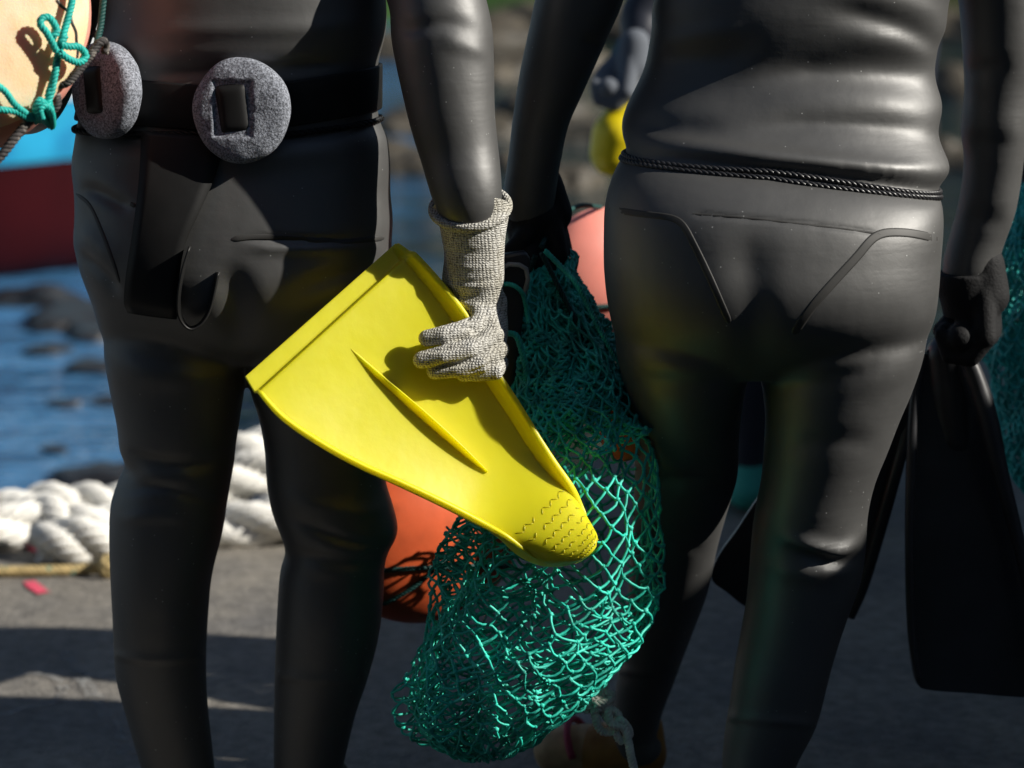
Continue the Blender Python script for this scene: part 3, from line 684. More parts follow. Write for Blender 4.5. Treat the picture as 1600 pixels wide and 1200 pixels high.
def ribbon(name, rows, th, mat, parent, n=40):
    """rows: (Lpx,Lpy,Rpx,Rpy,Y) -> a bent strip with thickness"""
    A = catmull([list(U(a, b, Y)) + list(U(c, d, Y2)) for a, b, c, d, Y, Y2 in rows], n); m = 7; vs = []; fs = []
    for sgn in (0, 1):
        for i in range(n):
            L_, R_ = A[i, :3], A[i, 3:]; tan = (A[min(i + 1, n - 1)] - A[max(i - 1, 0)]); tan = tan[:3] + tan[3:]; nr = np.cross(R_ - L_, tan); nr /= np.linalg.norm(nr) + 1e-9
            for j in range(m): s = j / (m - 1); vs.append(L_ * (1 - s) + R_ * s + nr * th * (sgn - .5) + np.array([0, -.004 * math.sin(math.pi * s), 0]))
    N = n * m
    for i in range(n - 1):
        for j in range(m - 1): a = i * m + j; fs.append((a, a + 1, a + m + 1, a + m)); fs.append((N + a, N + a + m, N + a + m + 1, N + a + 1))
        for e_ in (0, m - 1): a = i * m + e_; fs.append((a, a + m, N + a + m, N + a))
    for j in range(m - 1):
        for e_ in (0, n - 1): a = e_ * m + j; fs.append((a, a + 1, N + a + 1, N + a))
    mb = MB(); mb.add(vs, fs); return obj(name, mb.mesh(), mat, parent)
ribbon('belt_tail', [(220, 205, 350, 215, -.122, -.125), (219, 250, 338, 270, -.138, -.140), (214, 310, 312, 330, -.154, -.160), (206, 370, 290, 380, -.164, -.172), (197, 430, 280, 432, -.166, -.176), (194, 470, 279, 478, -.156, -.172), (200, 488, 276, 498, -.140, -.160)], .003, M['rubber'], tb)
ribbon('belt_loop', [(296, 385, 298, 385, -.186, -.168), (284, 425, 287, 425, -.194, -.168), (278, 462, 281, 462, -.196, -.166), (278, 490, 282, 488, -.194, -.162), (287, 508, 289, 505, -.190, -.158), (300, 515, 300, 511, -.186, -.155), (316, 506, 314, 503, -.182, -.155), (328, 486, 325, 484, -.178, -.155), (336, 455, 333, 455, -.174, -.156), (342, 425, 339, 425, -.170, -.156)], .003, M['rubber'], tb)

# ---------------------------------------------------------------- right diver
RX = .418; YOFF = 0.0
def sm(x, a, b): t = min(1, max(0, (x - a) / (b - a))); return t * t * (3 - 2 * t)
def YT(py): return -.11 * sm(py, 110, 330)
def YG(py): return -.11 * (1 - .7 * sm(py, 560, 1000))
mb = MB()
ringloft(mb, [WR(RX, 1.57, .052, .055, .055, .01), WR(RX, 1.51, .056, .058, .058), WR(RX, 1.47, .085, .07), WR(RX, 1.43, .155, .09), WR(RX, 1.37, .19, .11, .11), WR(RX, 1.31, .202, .12, .12),
    PR(1020, 6, 1480, 6, 0 + YT(6), .127), PR(1018, 48, 1476, 44, 0 + YT(48), .127), PR(1007, 104, 1461, 84, 0 + YT(104), .121), PR(995, 133, 1460, 122, 0 + YT(133), .124), PR(978, 168, 1471, 164, 0 + YT(168), .131), PR(971, 194, 1464, 205, 0 + YT(194), .129),
    PR(973, 214, 1474, 236, 0 + YT(214), .134), PR(977, 226, 1483, 258, 0 + YT(226), .136), PR(980, 233, 1478, 274, 0 + YT(233), .130), PR(978, 240, 1463, 291, 0 + YT(240), .122), PR(968, 252, 1466, 304, 0 + YT(252), .131), PR(955, 280, 1471, 322, 0 + YT(280), .139, .13),
    PR(945, 320, 1472, 356, 0 + YT(320), .147, .13), PR(943, 370, 1468, 400, 0 + YT(370), .160, .125), PR(944, 430, 1464, 450, 0 + YT(430), .168, .12), PR(952, 490, 1458, 492, 0 + YT(490), .156, .11), PR(968, 540, 1440, 536, 0 + YT(540), .118, .09), PR(1000, 585, 1410, 580, 0 + YT(585), .07, .06)], 56, 130, 2.25)
torsoR = bvh(mb.mesh('tmp'))
ringloft(mb, [PR(960, 465, 1172, 465, 0 + YG(465), .09), PR(962, 545, 1180, 548, .01 + YG(545), .12, .1), PR(976, 610, 1164, 610, .03 + YG(610), .108), PR(987, 680, 1155, 680, .06 + YG(680), .097), PR(991, 740, 1152, 740, .09 + YG(740), .09), PR(990, 790, 1138, 790, .12 + YG(790), .086), PR(986, 850, 1121, 850, .16 + YG(850), .086),
    PR(982, 920, 1106, 920, .2 + YG(920), .082), PR(978, 980, 1084, 980, .23 + YG(980), .074), PR(970, 1036, 1063, 1036, .26 + YG(1036), .064), PR(964, 1062, 1054, 1062, .27 + YG(1062), .058), PR(956, 1125, 1031, 1125, .30 + YG(1125), .05), PR(950, 1180, 1022, 1180, .31 + YG(1180), .046), PR(950, 1200, 1022, 1200, .31 + YG(1200), .046)], 40, 90, 2.1)
ringloft(mb, [PR(1186, 465, 1452, 465, 0 + YG(465), .09), PR(1179, 545, 1444, 540, 0 + YG(545), .122, .1), PR(1190, 600, 1426, 600, 0 + YG(600), .116), PR(1196, 650, 1405, 650, -.01 + YG(650), .107), PR(1194, 700, 1386, 700, -.02 + YG(700), .10), PR(1190, 750, 1366, 750, -.03 + YG(750), .094), PR(1180, 800, 1355, 800, -.04 + YG(800), .091),
    PR(1174, 850, 1352, 850, -.045 + YG(850), .09), PR(1170, 905, 1345, 900, -.055 + YG(905), .091), PR(1165, 950, 1327, 950, -.065 + YG(950), .089), PR(1156, 1000, 1310, 1000, -.075 + YG(1000), .084), PR(1147, 1050, 1296, 1050, -.085 + YG(1050), .078), PR(1139, 1108, 1282, 1108, -.095 + YG(1108), .071), PR(1133, 1140, 1270, 1142, -.10 + YG(1140), .066),
    PR(1128, 1200, 1242, 1200, -.11 + YG(1200), .056), PR(1130, 1290, 1226, 1290, -.12 + YG(1290), .047), PR(1132, 1345, 1222, 1345, -.12 + YG(1345), .046)], 40, 90, 2.1)
fr = [(U(986, 1190, .31).x, .31 + YG(1200), -.55), (U(1177, 1345, -.12).x, -.12 + YG(1345), .15)]
for x, y, a in fr: foot(mb, x, y, a)
s2 = mpp(.06)
limb(mb, [(RX - .17, 0, 1.43), (RX - .215, .005, 1.385), e(930, -60, .02), e(904, 0, .025), e(884, 60, .03), e(862, 128, .04), e(846, 184, .05), e(835, 250, .06), e(827, 310, .07), e(832, 345, .08), e(838, 378, .09)],
     [.06, .066, 66 * s2, 64 * s2, 58 * s2, 51 * s2, 44 * s2, 41 * s2, 41 * s2, 38 * s2, 30 * s2], 80, 28)
s3 = mpp(.1)
limb(mb, [(RX + .17, 0, 1.43), (RX + .235, .02, 1.385), e(1548, -70, .07), e(1558, 0, .09), e(1560, 60, .10), e(1557, 140, .11), e(1553, 200, .115), e(1553, 250, .12), e(1543, 320, .125), e(1527, 372, .13), e(1514, 420, .13), e(1510, 462, .13)],
     [.06, .066, 60 * s3, 58 * s3, 56 * s3, 49 * s3, 51 * s3, 46 * s3, 45 * s3, 43 * s3, 42 * s3, 33 * s3], 80, 28)
HR = Vector((RX + .01, .02, 1.655)); headshape(mb, HR)
bodyR = remesh(mb, .0055, 9)
sculpt(bodyR, [
    ([(1270, 20), (1350, 26), (1430, 52), (1480, 86)], 18, -.006), ([(1250, -10), (1350, -8), (1440, 14), (1480, 44)], 20, .004), ([(1290, 62), (1380, 64), (1440, 82), (1470, 104)], 20, .004),
    ([(1180, 120), (1280, 110), (1380, 112), (1462, 120)], 20, -.005), ([(1120, 160), (1250, 150), (1370, 158), (1470, 168)], 24, .005), ([(1140, 200), (1260, 192), (1380, 196), (1465, 205)], 16, -.005),
    ([(990, 100), (1060, 92), (1140, 86), (1200, 60)], 20, -.006), ([(1000, 70), (1080, 58), (1180, 40)], 18, .005), ([(975, 190), (1050, 200), (1140, 196)], 16, -.004), ([(985, 214), (1100, 232), (1250, 250), (1400, 264), (1476, 260)], 14, .006),
    ([(980, 236), (1100, 250), (1200, 262), (1330, 276), (1464, 292)], 9, -.006), ([(960, 262), (1100, 282), (1250, 296), (1400, 310), (1468, 312)], 16, .003),
    ([(1080, 334), (1180, 342), (1280, 352), (1370, 364)], 4, -.0025, 'lip'),
    ([(1160, 330), (1172, 420), (1178, 520), (1180, 640)], 34, -.007), 
    ([(1180, 590), (1240, 600), (1320, 590), (1420, 560)], 18, -.007), ([(965, 580), (1040, 600), (1110, 600), (1170, 575)], 18, -.007), 
    ([(1200, 830), (1260, 850), (1310, 860), (1352, 838)], 12, .010), ([(1215, 850), (1270, 868), (1310, 878), (1350, 862)], 9, -.010), ([(1180, 880), (1260, 896), (1345, 890)], 14, .006), ([(1200, 700), (1300, 690), (1385, 690)], 18, -.004),
    ([(990, 745), (1060, 752), (1150, 742)], 14, -.006), ([(988, 838), (1040, 846), (1110, 862)], 10, -.004), ([(965, 1050), (1010, 1052), (1060, 1050)], 8, .003, 'lip'), ([(1135, 1122), (1200, 1128), (1276, 1136)], 9, .0028, 'lip'),
    ([(1500, 100), (1540, 110), (1590, 105)], 18, -.004), ([(1505, 210), (1545, 224), (1595, 216)], 18, -.004), ([(1502, 330), (1540, 345), (1580, 340)], 16, -.003), ([(905, 60), (925, 70), (940, 80)], 10, -.004),
])
t = thing('person', 'person in a black wetsuit with a braided cord round the waist and black gloves', 'person', (RX, 0, 0), 'divers')
obj('wetsuit_body', bodyR, M['suit'], t); face(t, HR)
TR = bvh(bodyR)
for poly, w, h in (([(952, 327), (1000, 334), (1048, 340), (1066, 350), (1082, 378), (1105, 425), (1125, 470), (1140, 505)], .009, .0004),
                   ([(1465, 373), (1420, 364), (1382, 364), (1362, 374), (1340, 400), (1305, 438), (1270, 478), (1240, 522)], .012, .0005),
                   ([(1082, 334), (1180, 342), (1280, 353), (1380, 366)], .003, .0007)):
    obj('seam', seam(TR, poly, w, h).mesh(), M['seam'], t)
def waist(x): return float(np.interp(x, [U(975, 0, 0).x, U(1200, 0, -.12).x, U(1464, 0, 0).x], [U(978, 236, 0).z, U(1200, 263, -.122).z, U(1464, 291, 0).z]))
for dz, r_, ph in ((.0036, .0040, 0), (-.0032, .0038, 1.2)):
    P = []
    for i in range(150):
        a = 2 * math.pi * i / 150; z = 1.0
        for _ in range(3):
            p, d = around((TR, torsoR), (RX, -.05), a, z); z = waist(p.x) + dz * (1 + .4 * math.sin(a * 3 + ph))
        P.append(p + d * .0015)
    P.append(P[0]); mb = MB(); rope(mb, P, r_, .024, n=700, sides=6, ph=ph); obj('waist_cord', mb.mesh(), M['gloss_rubber'], t)
mb = MB()
ringloft(mb, [PR(786, 322, 874, 318, .08, .040), PR(788, 340, 878, 338, .08, .042), PR(792, 365, 880, 362, .088, .04), PR(800, 390, 878, 390, .09, .036)], 30, 20)
fist(mb, U(836, 398, .09), (.15, 1, 0), (-.05, -.1, 1), .95, .026, -1); obj('glove', remesh(mb, .004, 3), M['glove_black'], t)
mb = MB()
ringloft(mb, [PR(1464, 425, 1556, 425, .13, .044), PR(1462, 445, 1552, 445, .13, .043), PR(1470, 475, 1548, 475, .13, .038), PR(1474, 495, 1545, 495, .13, .034)], 30, 20)
fist(mb, U(1508, 520, .13), (.35, 1, 0), (.05, -.1, 1), 1.12, .022, 1); obj('glove', remesh(mb, .004, 3), M['glove_black'], t)
for i, (x, y, a) in enumerate(fr):
    if i == 0:
        mb = MB(); c = Vector((x, y, 0)); d = Vector((-1, .35, 0)).normalized()
        chain(mb, [c + Vector((.004, 0, .085)), c + Vector((.004, 0, .05)), c + d * .05 + Vector((0, 0, .045))], [.047, .052, .048], 16); b_ = obj('boot', remesh(mb, .005, 4), M['boot_ochre'], t)
        mb = MB(); chain(mb, [c + d * .075 + Vector((0, 0, .045)), c + d * .125 + Vector((0, 0, .038))], [.043, .040], 16); obj('toe_cap', remesh(mb, .005, 3), M['boot_toe'], b_)
        mb = MB(); tube(mb, [c + d * .085 + Vector((0, 0, .045)) + Vector((-d.y, d.x, 0)) * .047 * math.cos(q) + Vector((0, 0, 1)) * .047 * math.sin(q) + d * .02 * math.sin(q) for q in np.linspace(0, math.pi, 20)], .006, 8); obj('trim', mb.mesh(), M['boot_pink'], b_)
    else: boots(t, [(x, y, a)], M['rubber'])

YOFF = 0.0

# ---------------------------------------------------------------- divers further off
def plain_diver(x0, y0, label, arms, boot, boot_mat, suit='suit_far', glove='glove_black', sc_=1.0, face_a=0.0):
    mb = MB(); Z = lambda z: z * sc_
    ringloft(mb, [[x0 - a, y0, Z(z), x0 + a, y0, Z(z), b, b, 0] for z, a, b in ((1.56, .05, .055), (1.50, .055, .058), (1.46, .09, .07), (1.42, .155, .09), (1.36, .185, .108), (1.25, .185, .118), (1.12, .175, .115), (1.02, .18, .118), (.92, .21, .14), (.84, .215, .14), (.76, .19, .10), (.72, .14, .06))], 44, 70, 2.2)
    fts = []
    for s in (-1, 1):
        ringloft(mb, [[x0 + s * c - a, y0, Z(z), x0 + s * c + a, y0, Z(z), a * 1.05, a * 1.0, 0] for z, c, a in ((.86, .10, .09), (.74, .105, .10), (.62, .103, .09), (.47, .105, .072), (.42, .105, .070), (.33, .107, .072), (.2, .107, .055), (.1, .107, .046), (.05, .107, .046))], 30, 50)
        fts.append((x0 + s * .107, y0, s * .12))
    for f_ in fts: foot(mb, *f_)
    for s, el, wr_ in arms:
        limb(mb, [(x0 + s * .16, y0, Z(1.42)), (x0 + s * .21, y0, Z(1.37)), el, Vector(el).lerp(Vector(wr_), .5) , wr_], [.058, .062, .05, .045, .034], 40, 20)
    hc = Vector((x0, y0 + .015, Z(1.645))); headshape(mb, hc)
    t = thing('person', label, 'person', (x0, y0, 0), 'divers')
    obj('wetsuit_body', remesh(mb, .009, 7), M[suit], t); face(t, hc); boots(t, fts, boot_mat)
    return t
X3 = U(1172, 600, 2.0).x + .105
w3 = U(992, 78, 1.92)
t = plain_diver(X3, 2.0, 'half hidden person behind the right diver, wearing a grey glove and turquoise boots', [(-1, U(1010, 10, 1.96), w3), (1, (X3 + .25, 2.0, 1.12), (X3 + .26, 2.05, .9))], None, M['boot_teal'])
mb = MB(); ringloft(mb, [PR(968, 58, 1020, 74, 1.92, .04), PR(955, 84, 1012, 104, 1.92, .04), PR(950, 104, 1006, 122, 1.92, .036)], 24, 16); obj('glove_cuff', mb.mesh(), M['cuff_blue'], t)
mb = MB(); chain(mb, [U(978, 104, 1.92), U(956, 128, 1.9)], [.042, .044], 16); fist(mb, U(958, 138, 1.86), (.25, .95, -.1), (.3, 0, 1), 1.25, .024); obj('glove', remesh(mb, .005, 3), M['glove_blue'], t)
mb = MB(); fist(mb, (X3 + .265, 2.06, .82), (0, 1, 0), (0, -.1, 1), 1.0, .02); obj('glove', remesh(mb, .006, 3), M['glove_black'], t)
# yellow fin in that hand
t = thing('swim_fin', 'blurred yellow swim fin held by the half hidden third diver', 'fin', U(955, 220, 1.9), 'yellow fins')
mb = MB(); chain(mb, [U(984, 158, 1.90), U(975, 185, 1.89), U(965, 212, 1.88), U(958, 238, 1.88)], [.036, .046, .058, .053], 16); obj('foot_pocket', remesh(mb, .006, 5), M['yellow_far'], t)
mb = MB(); P = [U(1000, 150, 1.93), U(960, 160, 1.93), U(990, 95, 1.95), U(1060, 60, 1.97), U(1110, 120, 1.97), U(1040, 180, 1.95)]
cc = sum((Vector(p) for p in P), Vector()) / len(P)
chain(mb, [U(985, 165, 1.9), U(1030, 140, 1.94), U(1075, 110, 1.97)], [.030, .045, .05], 14); obj('blade', remesh(mb, .008, 6), M['yellow_far'], t)

# the diver standing beyond the right edge of the frame, who carries the second net
h4 = U(1632, 268, .52)
t = plain_diver(1.24, .62, 'person in a black wetsuit just beyond the right edge, carrying the blue green net', [(-1, (.93, .58, 1.14), h4 + Vector((.02, 0, .10))), (1, (1.5, .62, 1.13), (1.52, .66, .9))], None, M['rubber'], suit='suit')
mb = MB(); fist(mb, h4, (0, 1, 0), (.1, 0, 1), 1.05, .026); obj('glove', remesh(mb, .005, 3), M['glove_black'], t)

t = plain_diver(1.22, .21, 'added unseen person in a black wetsuit who shades the quay from the right', [(-1, (.97, .16, 1.13), (.965, .20, .9)), (1, (1.47, .18, 1.13), (1.48, .22, .9))], None, M['rubber'], suit='suit')  # extra unseen figure, added to throw shade on the lower left ground

# ================================================================== YELLOW FIN
ST = [((387, 585), (622, 377)), ((403, 612), (641, 395)), ((440, 655), (680, 440)), ((500, 697), (718, 490)), ((560, 730), (747, 540)), ((620, 757), (772, 588)), ((680, 785), (803, 635)),
      ((730, 810), (838, 690)), ((775, 835), (872, 742)), ((815, 862), (897, 778)), ((848, 881), (912, 812)), ((876, 886), (918, 838)), ((892, 883), (915, 856))]
STA = np.array([list(a) + list(b) for a, b in ST], float)
def fin_px(u, v):                      # u: station index (float), v: 0 left edge .. 1 right edge
    i = int(min(max(u, 0), len(ST) - 1.001)); f = u - i
    P = np.vstack([2 * STA[0] - STA[1], STA, 2 * STA[-1] - STA[-2]]); p0, p1, p2, p3 = P[i], P[i + 1], P[i + 2], P[i + 3]
    q = .5 * (2 * p1 + (-p0 + p2) * f + (2 * p0 - 5 * p1 + 4 * p2 - p3) * f * f + (-p0 + 3 * p1 - 3 * p2 + p3) * f ** 3) if i > 0 else p1 + (p2 - p1) * f
    return q[:2] * (1 - v) + q[2:] * v
def sm(x, a, b): t = min(1, max(0, (x - a) / (b - a))); return t * t * (3 - 2 * t)
def fin_h(u, v):                       # height of the sole side over the fin plane
    h = -.011 * (1 - sm(u, .96, 1.04))
    h += -.010 * math.sin(math.pi * v) * sm(u, 1.0, 3) * (1 - sm(u, 6, 9))
    h += .055 * max(0, (math.sqrt((u - 7.6) ** 2 + .25) + (u - 7.6)) / 2 - .08) / 4.4 + .014 * math.sin(math.pi * min(1, max(0, v))) ** .7 * sm(u, 6.5, 9)
    h -= .014 * sm(u, 10.8, 12.2) ** 1.5 + .016 * sm(u, 8.0, 9.6) * abs(2 * v - 1) ** 7
    return h
def FV(u, v, dh=0.0):
    x, y = fin_px(u, v); return FPT(x, y, fin_h(u, v) + dh)
us = list(np.linspace(0, .94, 8)) + [.97, .99, 1.0, 1.01, 1.03, 1.06] + list(np.linspace(1.15, 12, 90)); vv = list(np.linspace(0, 1, 41))
def slab(us, vv, thick, name, mat, parent):
    mb = MB(); vs = []; fs = []; m = len(vv); n = len(us)
    for sgn in (0, 1):
        for u in us:
            for v in vv: vs.append(FV(u, v, 0 if sgn == 0 else -thick(u, v)))
    N = n * m
    for i in range(n - 1):
        for j in range(m - 1): a = i * m + j; fs.append((a, a + 1, a + m + 1, a + m)); fs.append((N + a, N + a + m, N + a + m + 1, N + a + 1))
        for e_ in (0, m - 1): a = i * m + e_; fs.append((a, a + m, N + a + m, N + a))
    for j in range(m - 1):
        for e_ in (0, n - 1): a = e_ * m + j; fs.append((a, a + 1, N + a + 1, N + a))
    mb.add(vs, fs); return obj(name, mb.mesh(), mat, parent)
tf = thing('swim_fin', 'bright yellow swim fin held by the grey knitted glove, sole side to the viewer', 'fin', FPT(735, 550), 'yellow fins')
b_ = slab(us, [.5 - .5 * math.cos(math.pi * v) for v in vv], lambda u, v: .0055 + .003 * sm(u, 3, 7), 'blade', M['yellow'], tf)
bv = b_.modifiers.new('b', 'BEVEL'); bv.width = .0018; bv.segments = 2; bv.limit_method = 'ANGLE'; bv.angle_limit = R(50)
# foot pocket: a rounded, thick shell behind the sole
mb = MB(); vs = []; fs = []; uu = np.linspace(7.0, 11.9, 60); ns = 40
for u in uu:
    c = (np.array(FV(u, 0)) + np.array(FV(u, 1))) / 2; hw = (np.array(FV(u, 1)) - np.array(FV(u, 0))) / 2
    dp = .008 + .062 * sm(u, 6.9, 9.2) * (1 - .45 * sm(u, 10, 12))
    for j in range(ns):
        a = 2 * math.pi * j / ns; cs, sn = math.cos(a), math.sin(a)
        if sn >= 0:
            v = .5 + .5 * cs; p = np.array(FV(u, v)) - np.array(FN) * .0035
        else:
            cc_ = math.copysign(abs(cs) ** .7, cs); p = c + hw * cc_ * (1.0) + np.array(FN) * (-.004 - dp * abs(sn) ** .75)
        vs.append(p)
for i in range(len(uu) - 1):
    for j in range(ns): k = (j + 1) % ns; fs.append((i * ns + j, i * ns + k, (i + 1) * ns + k, (i + 1) * ns + j))
fs.append(tuple(range(ns))); fs.append(tuple((len(uu) - 1) * ns + j for j in range(ns)))
mb.add(vs, fs); me = mb.mesh(); o = bpy.data.objects.new('tmp', me); col.objects.link(o)
r = o.modifiers.new('r', 'REMESH'); r.mode = 'VOXEL'; r.voxel_size = .0022
s = o.modifiers.new('s', 'SMOOTH'); s.iterations = 7; s.factor = .5
me = bpy.data.meshes.new_from_object(o.evaluated_get(bpy.context.evaluated_depsgraph_get())); bpy.data.objects.remove(o)
fpk = obj('foot_pocket', me, M['yellow'], tf)
TF = bvh(b_.data); mb = MB()
for rr_ in range(8):                                 # chevron tread
    u = 8.35 + rr_ * .42; nz_ = 12; pts = [(u + (.17 if i % 2 else 0), .10 + .80 * i / (nz_ - 1)) for i in range(nz_)]
    for i in range(nz_ - 1):
        if (rr_ * 2 + i) % 9 == 4: continue
        P = [FV(pts[i][0] * (1 - t_) + pts[i + 1][0] * t_, pts[i][1] * (1 - t_) + pts[i + 1][1] * t_, .0002) for t_ in (.06, .3, .5, .7, .94)]
        tube(mb, P, [.0004, .0009, .0010, .0009, .0004], 6)
obj('tread', mb.mesh(), M['yellow'], fpk)
def rail(side, u0, u1, hfn, w, name='side_rail'):
    mb = MB(); vs = []; fs = []; n = 70; k = 10
    for i in range(n):
        u = u0 + (u1 - u0) * i / (n - 1); e_ = np.array(FV(u, side)); i_ = np.array(FV(u, .5)); d = i_ - e_; d -= np.array(FN) * d.dot(np.array(FN)); d /= np.linalg.norm(d)
        H_ = hfn((u - u0) / (u1 - u0)); nn = np.array(FN); W = w * (.35 + .65 * min(1, H_ / .012))
        for (a, b) in ((-.15, -.004 / max(H_, .004)), (-.22, .5), (-.16, .9), (0, 1.0), (.35, 1.0), (.55, .93), (.68, .6), (.85, .2), (1.15, .02), (1.15, -.004 / max(H_, .004))):
            vs.append(e_ + d * a * W + nn * b * H_)
    for i in range(n - 1):
        for j in range(k): fs.append((i * k + j, i * k + (j + 1) % k, (i + 1) * k + (j + 1) % k, (i + 1) * k + j))
    fs.append(tuple(range(k))); fs.append(tuple((n - 1) * k + j for j in range(k)))
    mb.add(vs, fs); o = obj(name, mb.mesh(), M['yellow'], tf); s = o.modifiers.new('s', 'SUBSURF'); s.levels = s.render_levels = 1; return o
rail(1, .05, 9.9, lambda t: .002 + .024 * math.sin(math.pi * min(1, t * .98 + .02)) ** .75, .013)
rail(0, .9, 9.6, lambda t: .002 + .013 * math.sin(math.pi * min(1, t + .02)) ** .7, .009)
# centre rib
mb = MB(); vs = []; fs = []; n = 50; A_ = (548, 543); B_ = (764, 736)
def fin_uv_h(px, py):
    best = min(((fin_px(u, v)[0] - px) ** 2 + (fin_px(u, v)[1] - py) ** 2, u, v) for u in np.linspace(2, 8, 50) for v in np.linspace(.2, .8, 25)); return fin_h(best[1], best[2])
for i in range(n):
    t_ = i / (n - 1); px = A_[0] + (B_[0] - A_[0]) * t_; py = A_[1] + (B_[1] - A_[1]) * t_; h0 = fin_uv_h(px, py) if i % 7 == 0 or i == n - 1 else None
    vs.append((px, py, h0, t_))
hs = np.interp(range(n), [i for i in range(n) if vs[i][2] is not None], [v[2] for v in vs if v[2] is not None]); V2 = []
dirw = np.array([-(B_[1] - A_[1]), B_[0] - A_[0]], float); dirw /= np.linalg.norm(dirw)
for i, (px, py, _, t_) in enumerate(vs):
    H_ = .017 * min(1, math.sin(math.pi * min(1, t_ * .93 + .02)) ** .8 * (0.55 + .75 * t_)); w = 5.5 * (.2 + .8 * math.sin(math.pi * min(.97, t_ + .02)) ** .5)
    for (a, b) in ((-1.3, -.004), (-.8, H_ * .35), (-.35, H_ * .85), (-.12, H_), (.12, H_), (.35, H_ * .85), (.8, H_ * .35), (1.3, -.004)): V2.append(FPT(px + dirw[0] * a * w, py + dirw[1] * a * w, hs[i] + b))
k = 8
for i in range(n - 1):
    for j in range(k - 1): fs.append((i * k + j, i * k + j + 1, (i + 1) * k + j + 1, (i + 1) * k + j))
fs.append(tuple(range(k))); fs.append(tuple((n - 1) * k + j for j in range(k)))
mb.add(V2, fs); obj('centre_rib', mb.mesh(), M['yellow'], tf)

# ================================================================== NETS
def net(name, rings, nu, nv, rad, mat, parent, seed, crumple, pleat=.12, np_=7, u0=0.0, u1=1.0, v0=0.0, v1=1.0, scale=1.0, sides=5, shift=(0, 0, 0), knot=1.9):
    D = arclen_rings(rings, 400); rr = random.Random(seed); off = Vector((seed * 3.1, seed * 1.7, 0))
    def S(u, v):
        d = D[int(min(399, max(0, v * 399)))]; a = 2 * math.pi * u; mid = (d[:3] + d[3:6]) / 2; h = (d[3:6] - d[:3]) / 2
        k = scale * (1 + pleat * math.sin(np_ * a + 3 * math.sin(v * 7 + seed)) * (.5 + .5 * math.sin(v * 11 + seed)))
        p = Vector(mid + h * math.cos(a) * k + np.array([0, math.sin(a) * (d[7] if math.sin(a) > 0 else d[6]) * k, 0]))
        c = crumple(v); w = noise.noise_vector(p * 9 + off) * c + noise.noise_vector(p * 28 + off) * c * .55
        return p + w + Vector(shift)
    nodes = {}
    for j in range(nv + 1):
        for i in range(nu):
            u = (i + .5 * (j % 2) + rr.uniform(-.2, .2)) / nu; v = v0 + (v1 - v0) * (j + rr.uniform(-.22, .22)) / nv
            nodes[i, j] = (u, v)
    mb = MB()
    def strand(a, b):
        (ua, va), (ub, vb) = a, b
        if ub - ua > .5: ub -= 1
        if ua - ub > .5: ub += 1
        P = [S(ua + (ub - ua) * t, va + (vb - va) * t) for t in (0, .25, .5, .75, 1)]
        L = (P[-1] - P[0]).length; sag = rr.uniform(.02, .16) * L; sd = Vector((rr.gauss(0, .6), rr.gauss(0, .6), -1 + rr.gauss(0, .5)))
        for q, w in ((1, .75), (2, 1), (3, .75)): P[q] = P[q] + sd * sag * w
        tube(mb, P, rad, sides, cap=False)
    for j in range(nv):
        for i in range(nu):
            if not (u0 <= (nodes[i, j][0] % 1) <= u1): continue
            o_ = (i + 1) % nu if j % 2 else (i - 1) % nu
            strand(nodes[i, j], nodes[i, j + 1]); strand(nodes[i, j], nodes[o_, j + 1])
    for (i, j), (u, v) in nodes.items():
        if u0 <= u % 1 <= u1:
            p = S(u, v); r_ = rad * knot * rr.uniform(.85, 1.2); mb.add(*OCT(p, r_))
    return obj(name, mb.mesh(fix=False), mat, parent)
_s = bmesh.new(); bmesh.ops.create_icosphere(_s, subdivisions=1, radius=1); _sv = [v.co.copy() for v in _s.verts]; _sf = [tuple(v.index for v in f.verts) for f in _s.faces]; _s.free()
def OCT(p, r): return [p + v * r for v in _sv], _sf
def YN(py): return -.13 * sm(py, 420, 760)
NR = [PR(812, 384, 862, 384, .09 + YN(384), .020), PR(806, 410, 884, 406, .085 + YN(410), .035), PR(800, 450, 906, 446, .07 + YN(450), .05), PR(796, 500, 930, 494, .055 + YN(500), .065), PR(792, 560, 962, 548, .045 + YN(560), .08), PR(794, 620, 992, 606, .035 + YN(620), .09), PR(792, 680, 1014, 670, .03 + YN(680), .10),
      PR(776, 740, 1024, 736, .025 + YN(740), .11), PR(742, 790, 1026, 800, .03 + YN(790), .125, .21), PR(712, 830, 1025, 860, .04 + YN(830), .13, .21), PR(696, 880, 1023, 915, .04 + YN(880), .13, .21), PR(684, 935, 1014, 965, .03 + YN(935), .13, .21), PR(668, 985, 996, 1005, .01 + YN(985), .12, .21), PR(652, 1035, 958, 1040, 0 + YN(1035), .105),
      PR(642, 1090, 930, 1068, 0 + YN(1090), .095), PR(650, 1128, 900, 1104, 0 + YN(1128), .08), PR(684, 1158, 862, 1140, 0 + YN(1158), .055), PR(730, 1174, 812, 1166, 0 + YN(1174), .025)]
tn = thing('net_bag', 'teal green twine net bag in sharp focus, tied with white cord at the bottom', 'net bag', U(840, 390, .09), 'net bags')
net('net_mesh', NR, 26, 48, .0021, M['net'], tn, 1, lambda v: .010 + .012 * sm(.45 - v, 0, .3))
net('inner_net', NR, 26, 40, .0021, M['net'], tn, 2, lambda v: .024, scale=.72, v0=.0, v1=.36, pleat=.3, np_=5)
net('gathered_net', [r for r in NR[7:]], 30, 40, .0019, M['net'], tn, 5, lambda v: .020, scale=.90, u0=.48, u1=.74, pleat=.25, np_=9, v0=.0, v1=1.0, shift=(-.006, 0, 0))
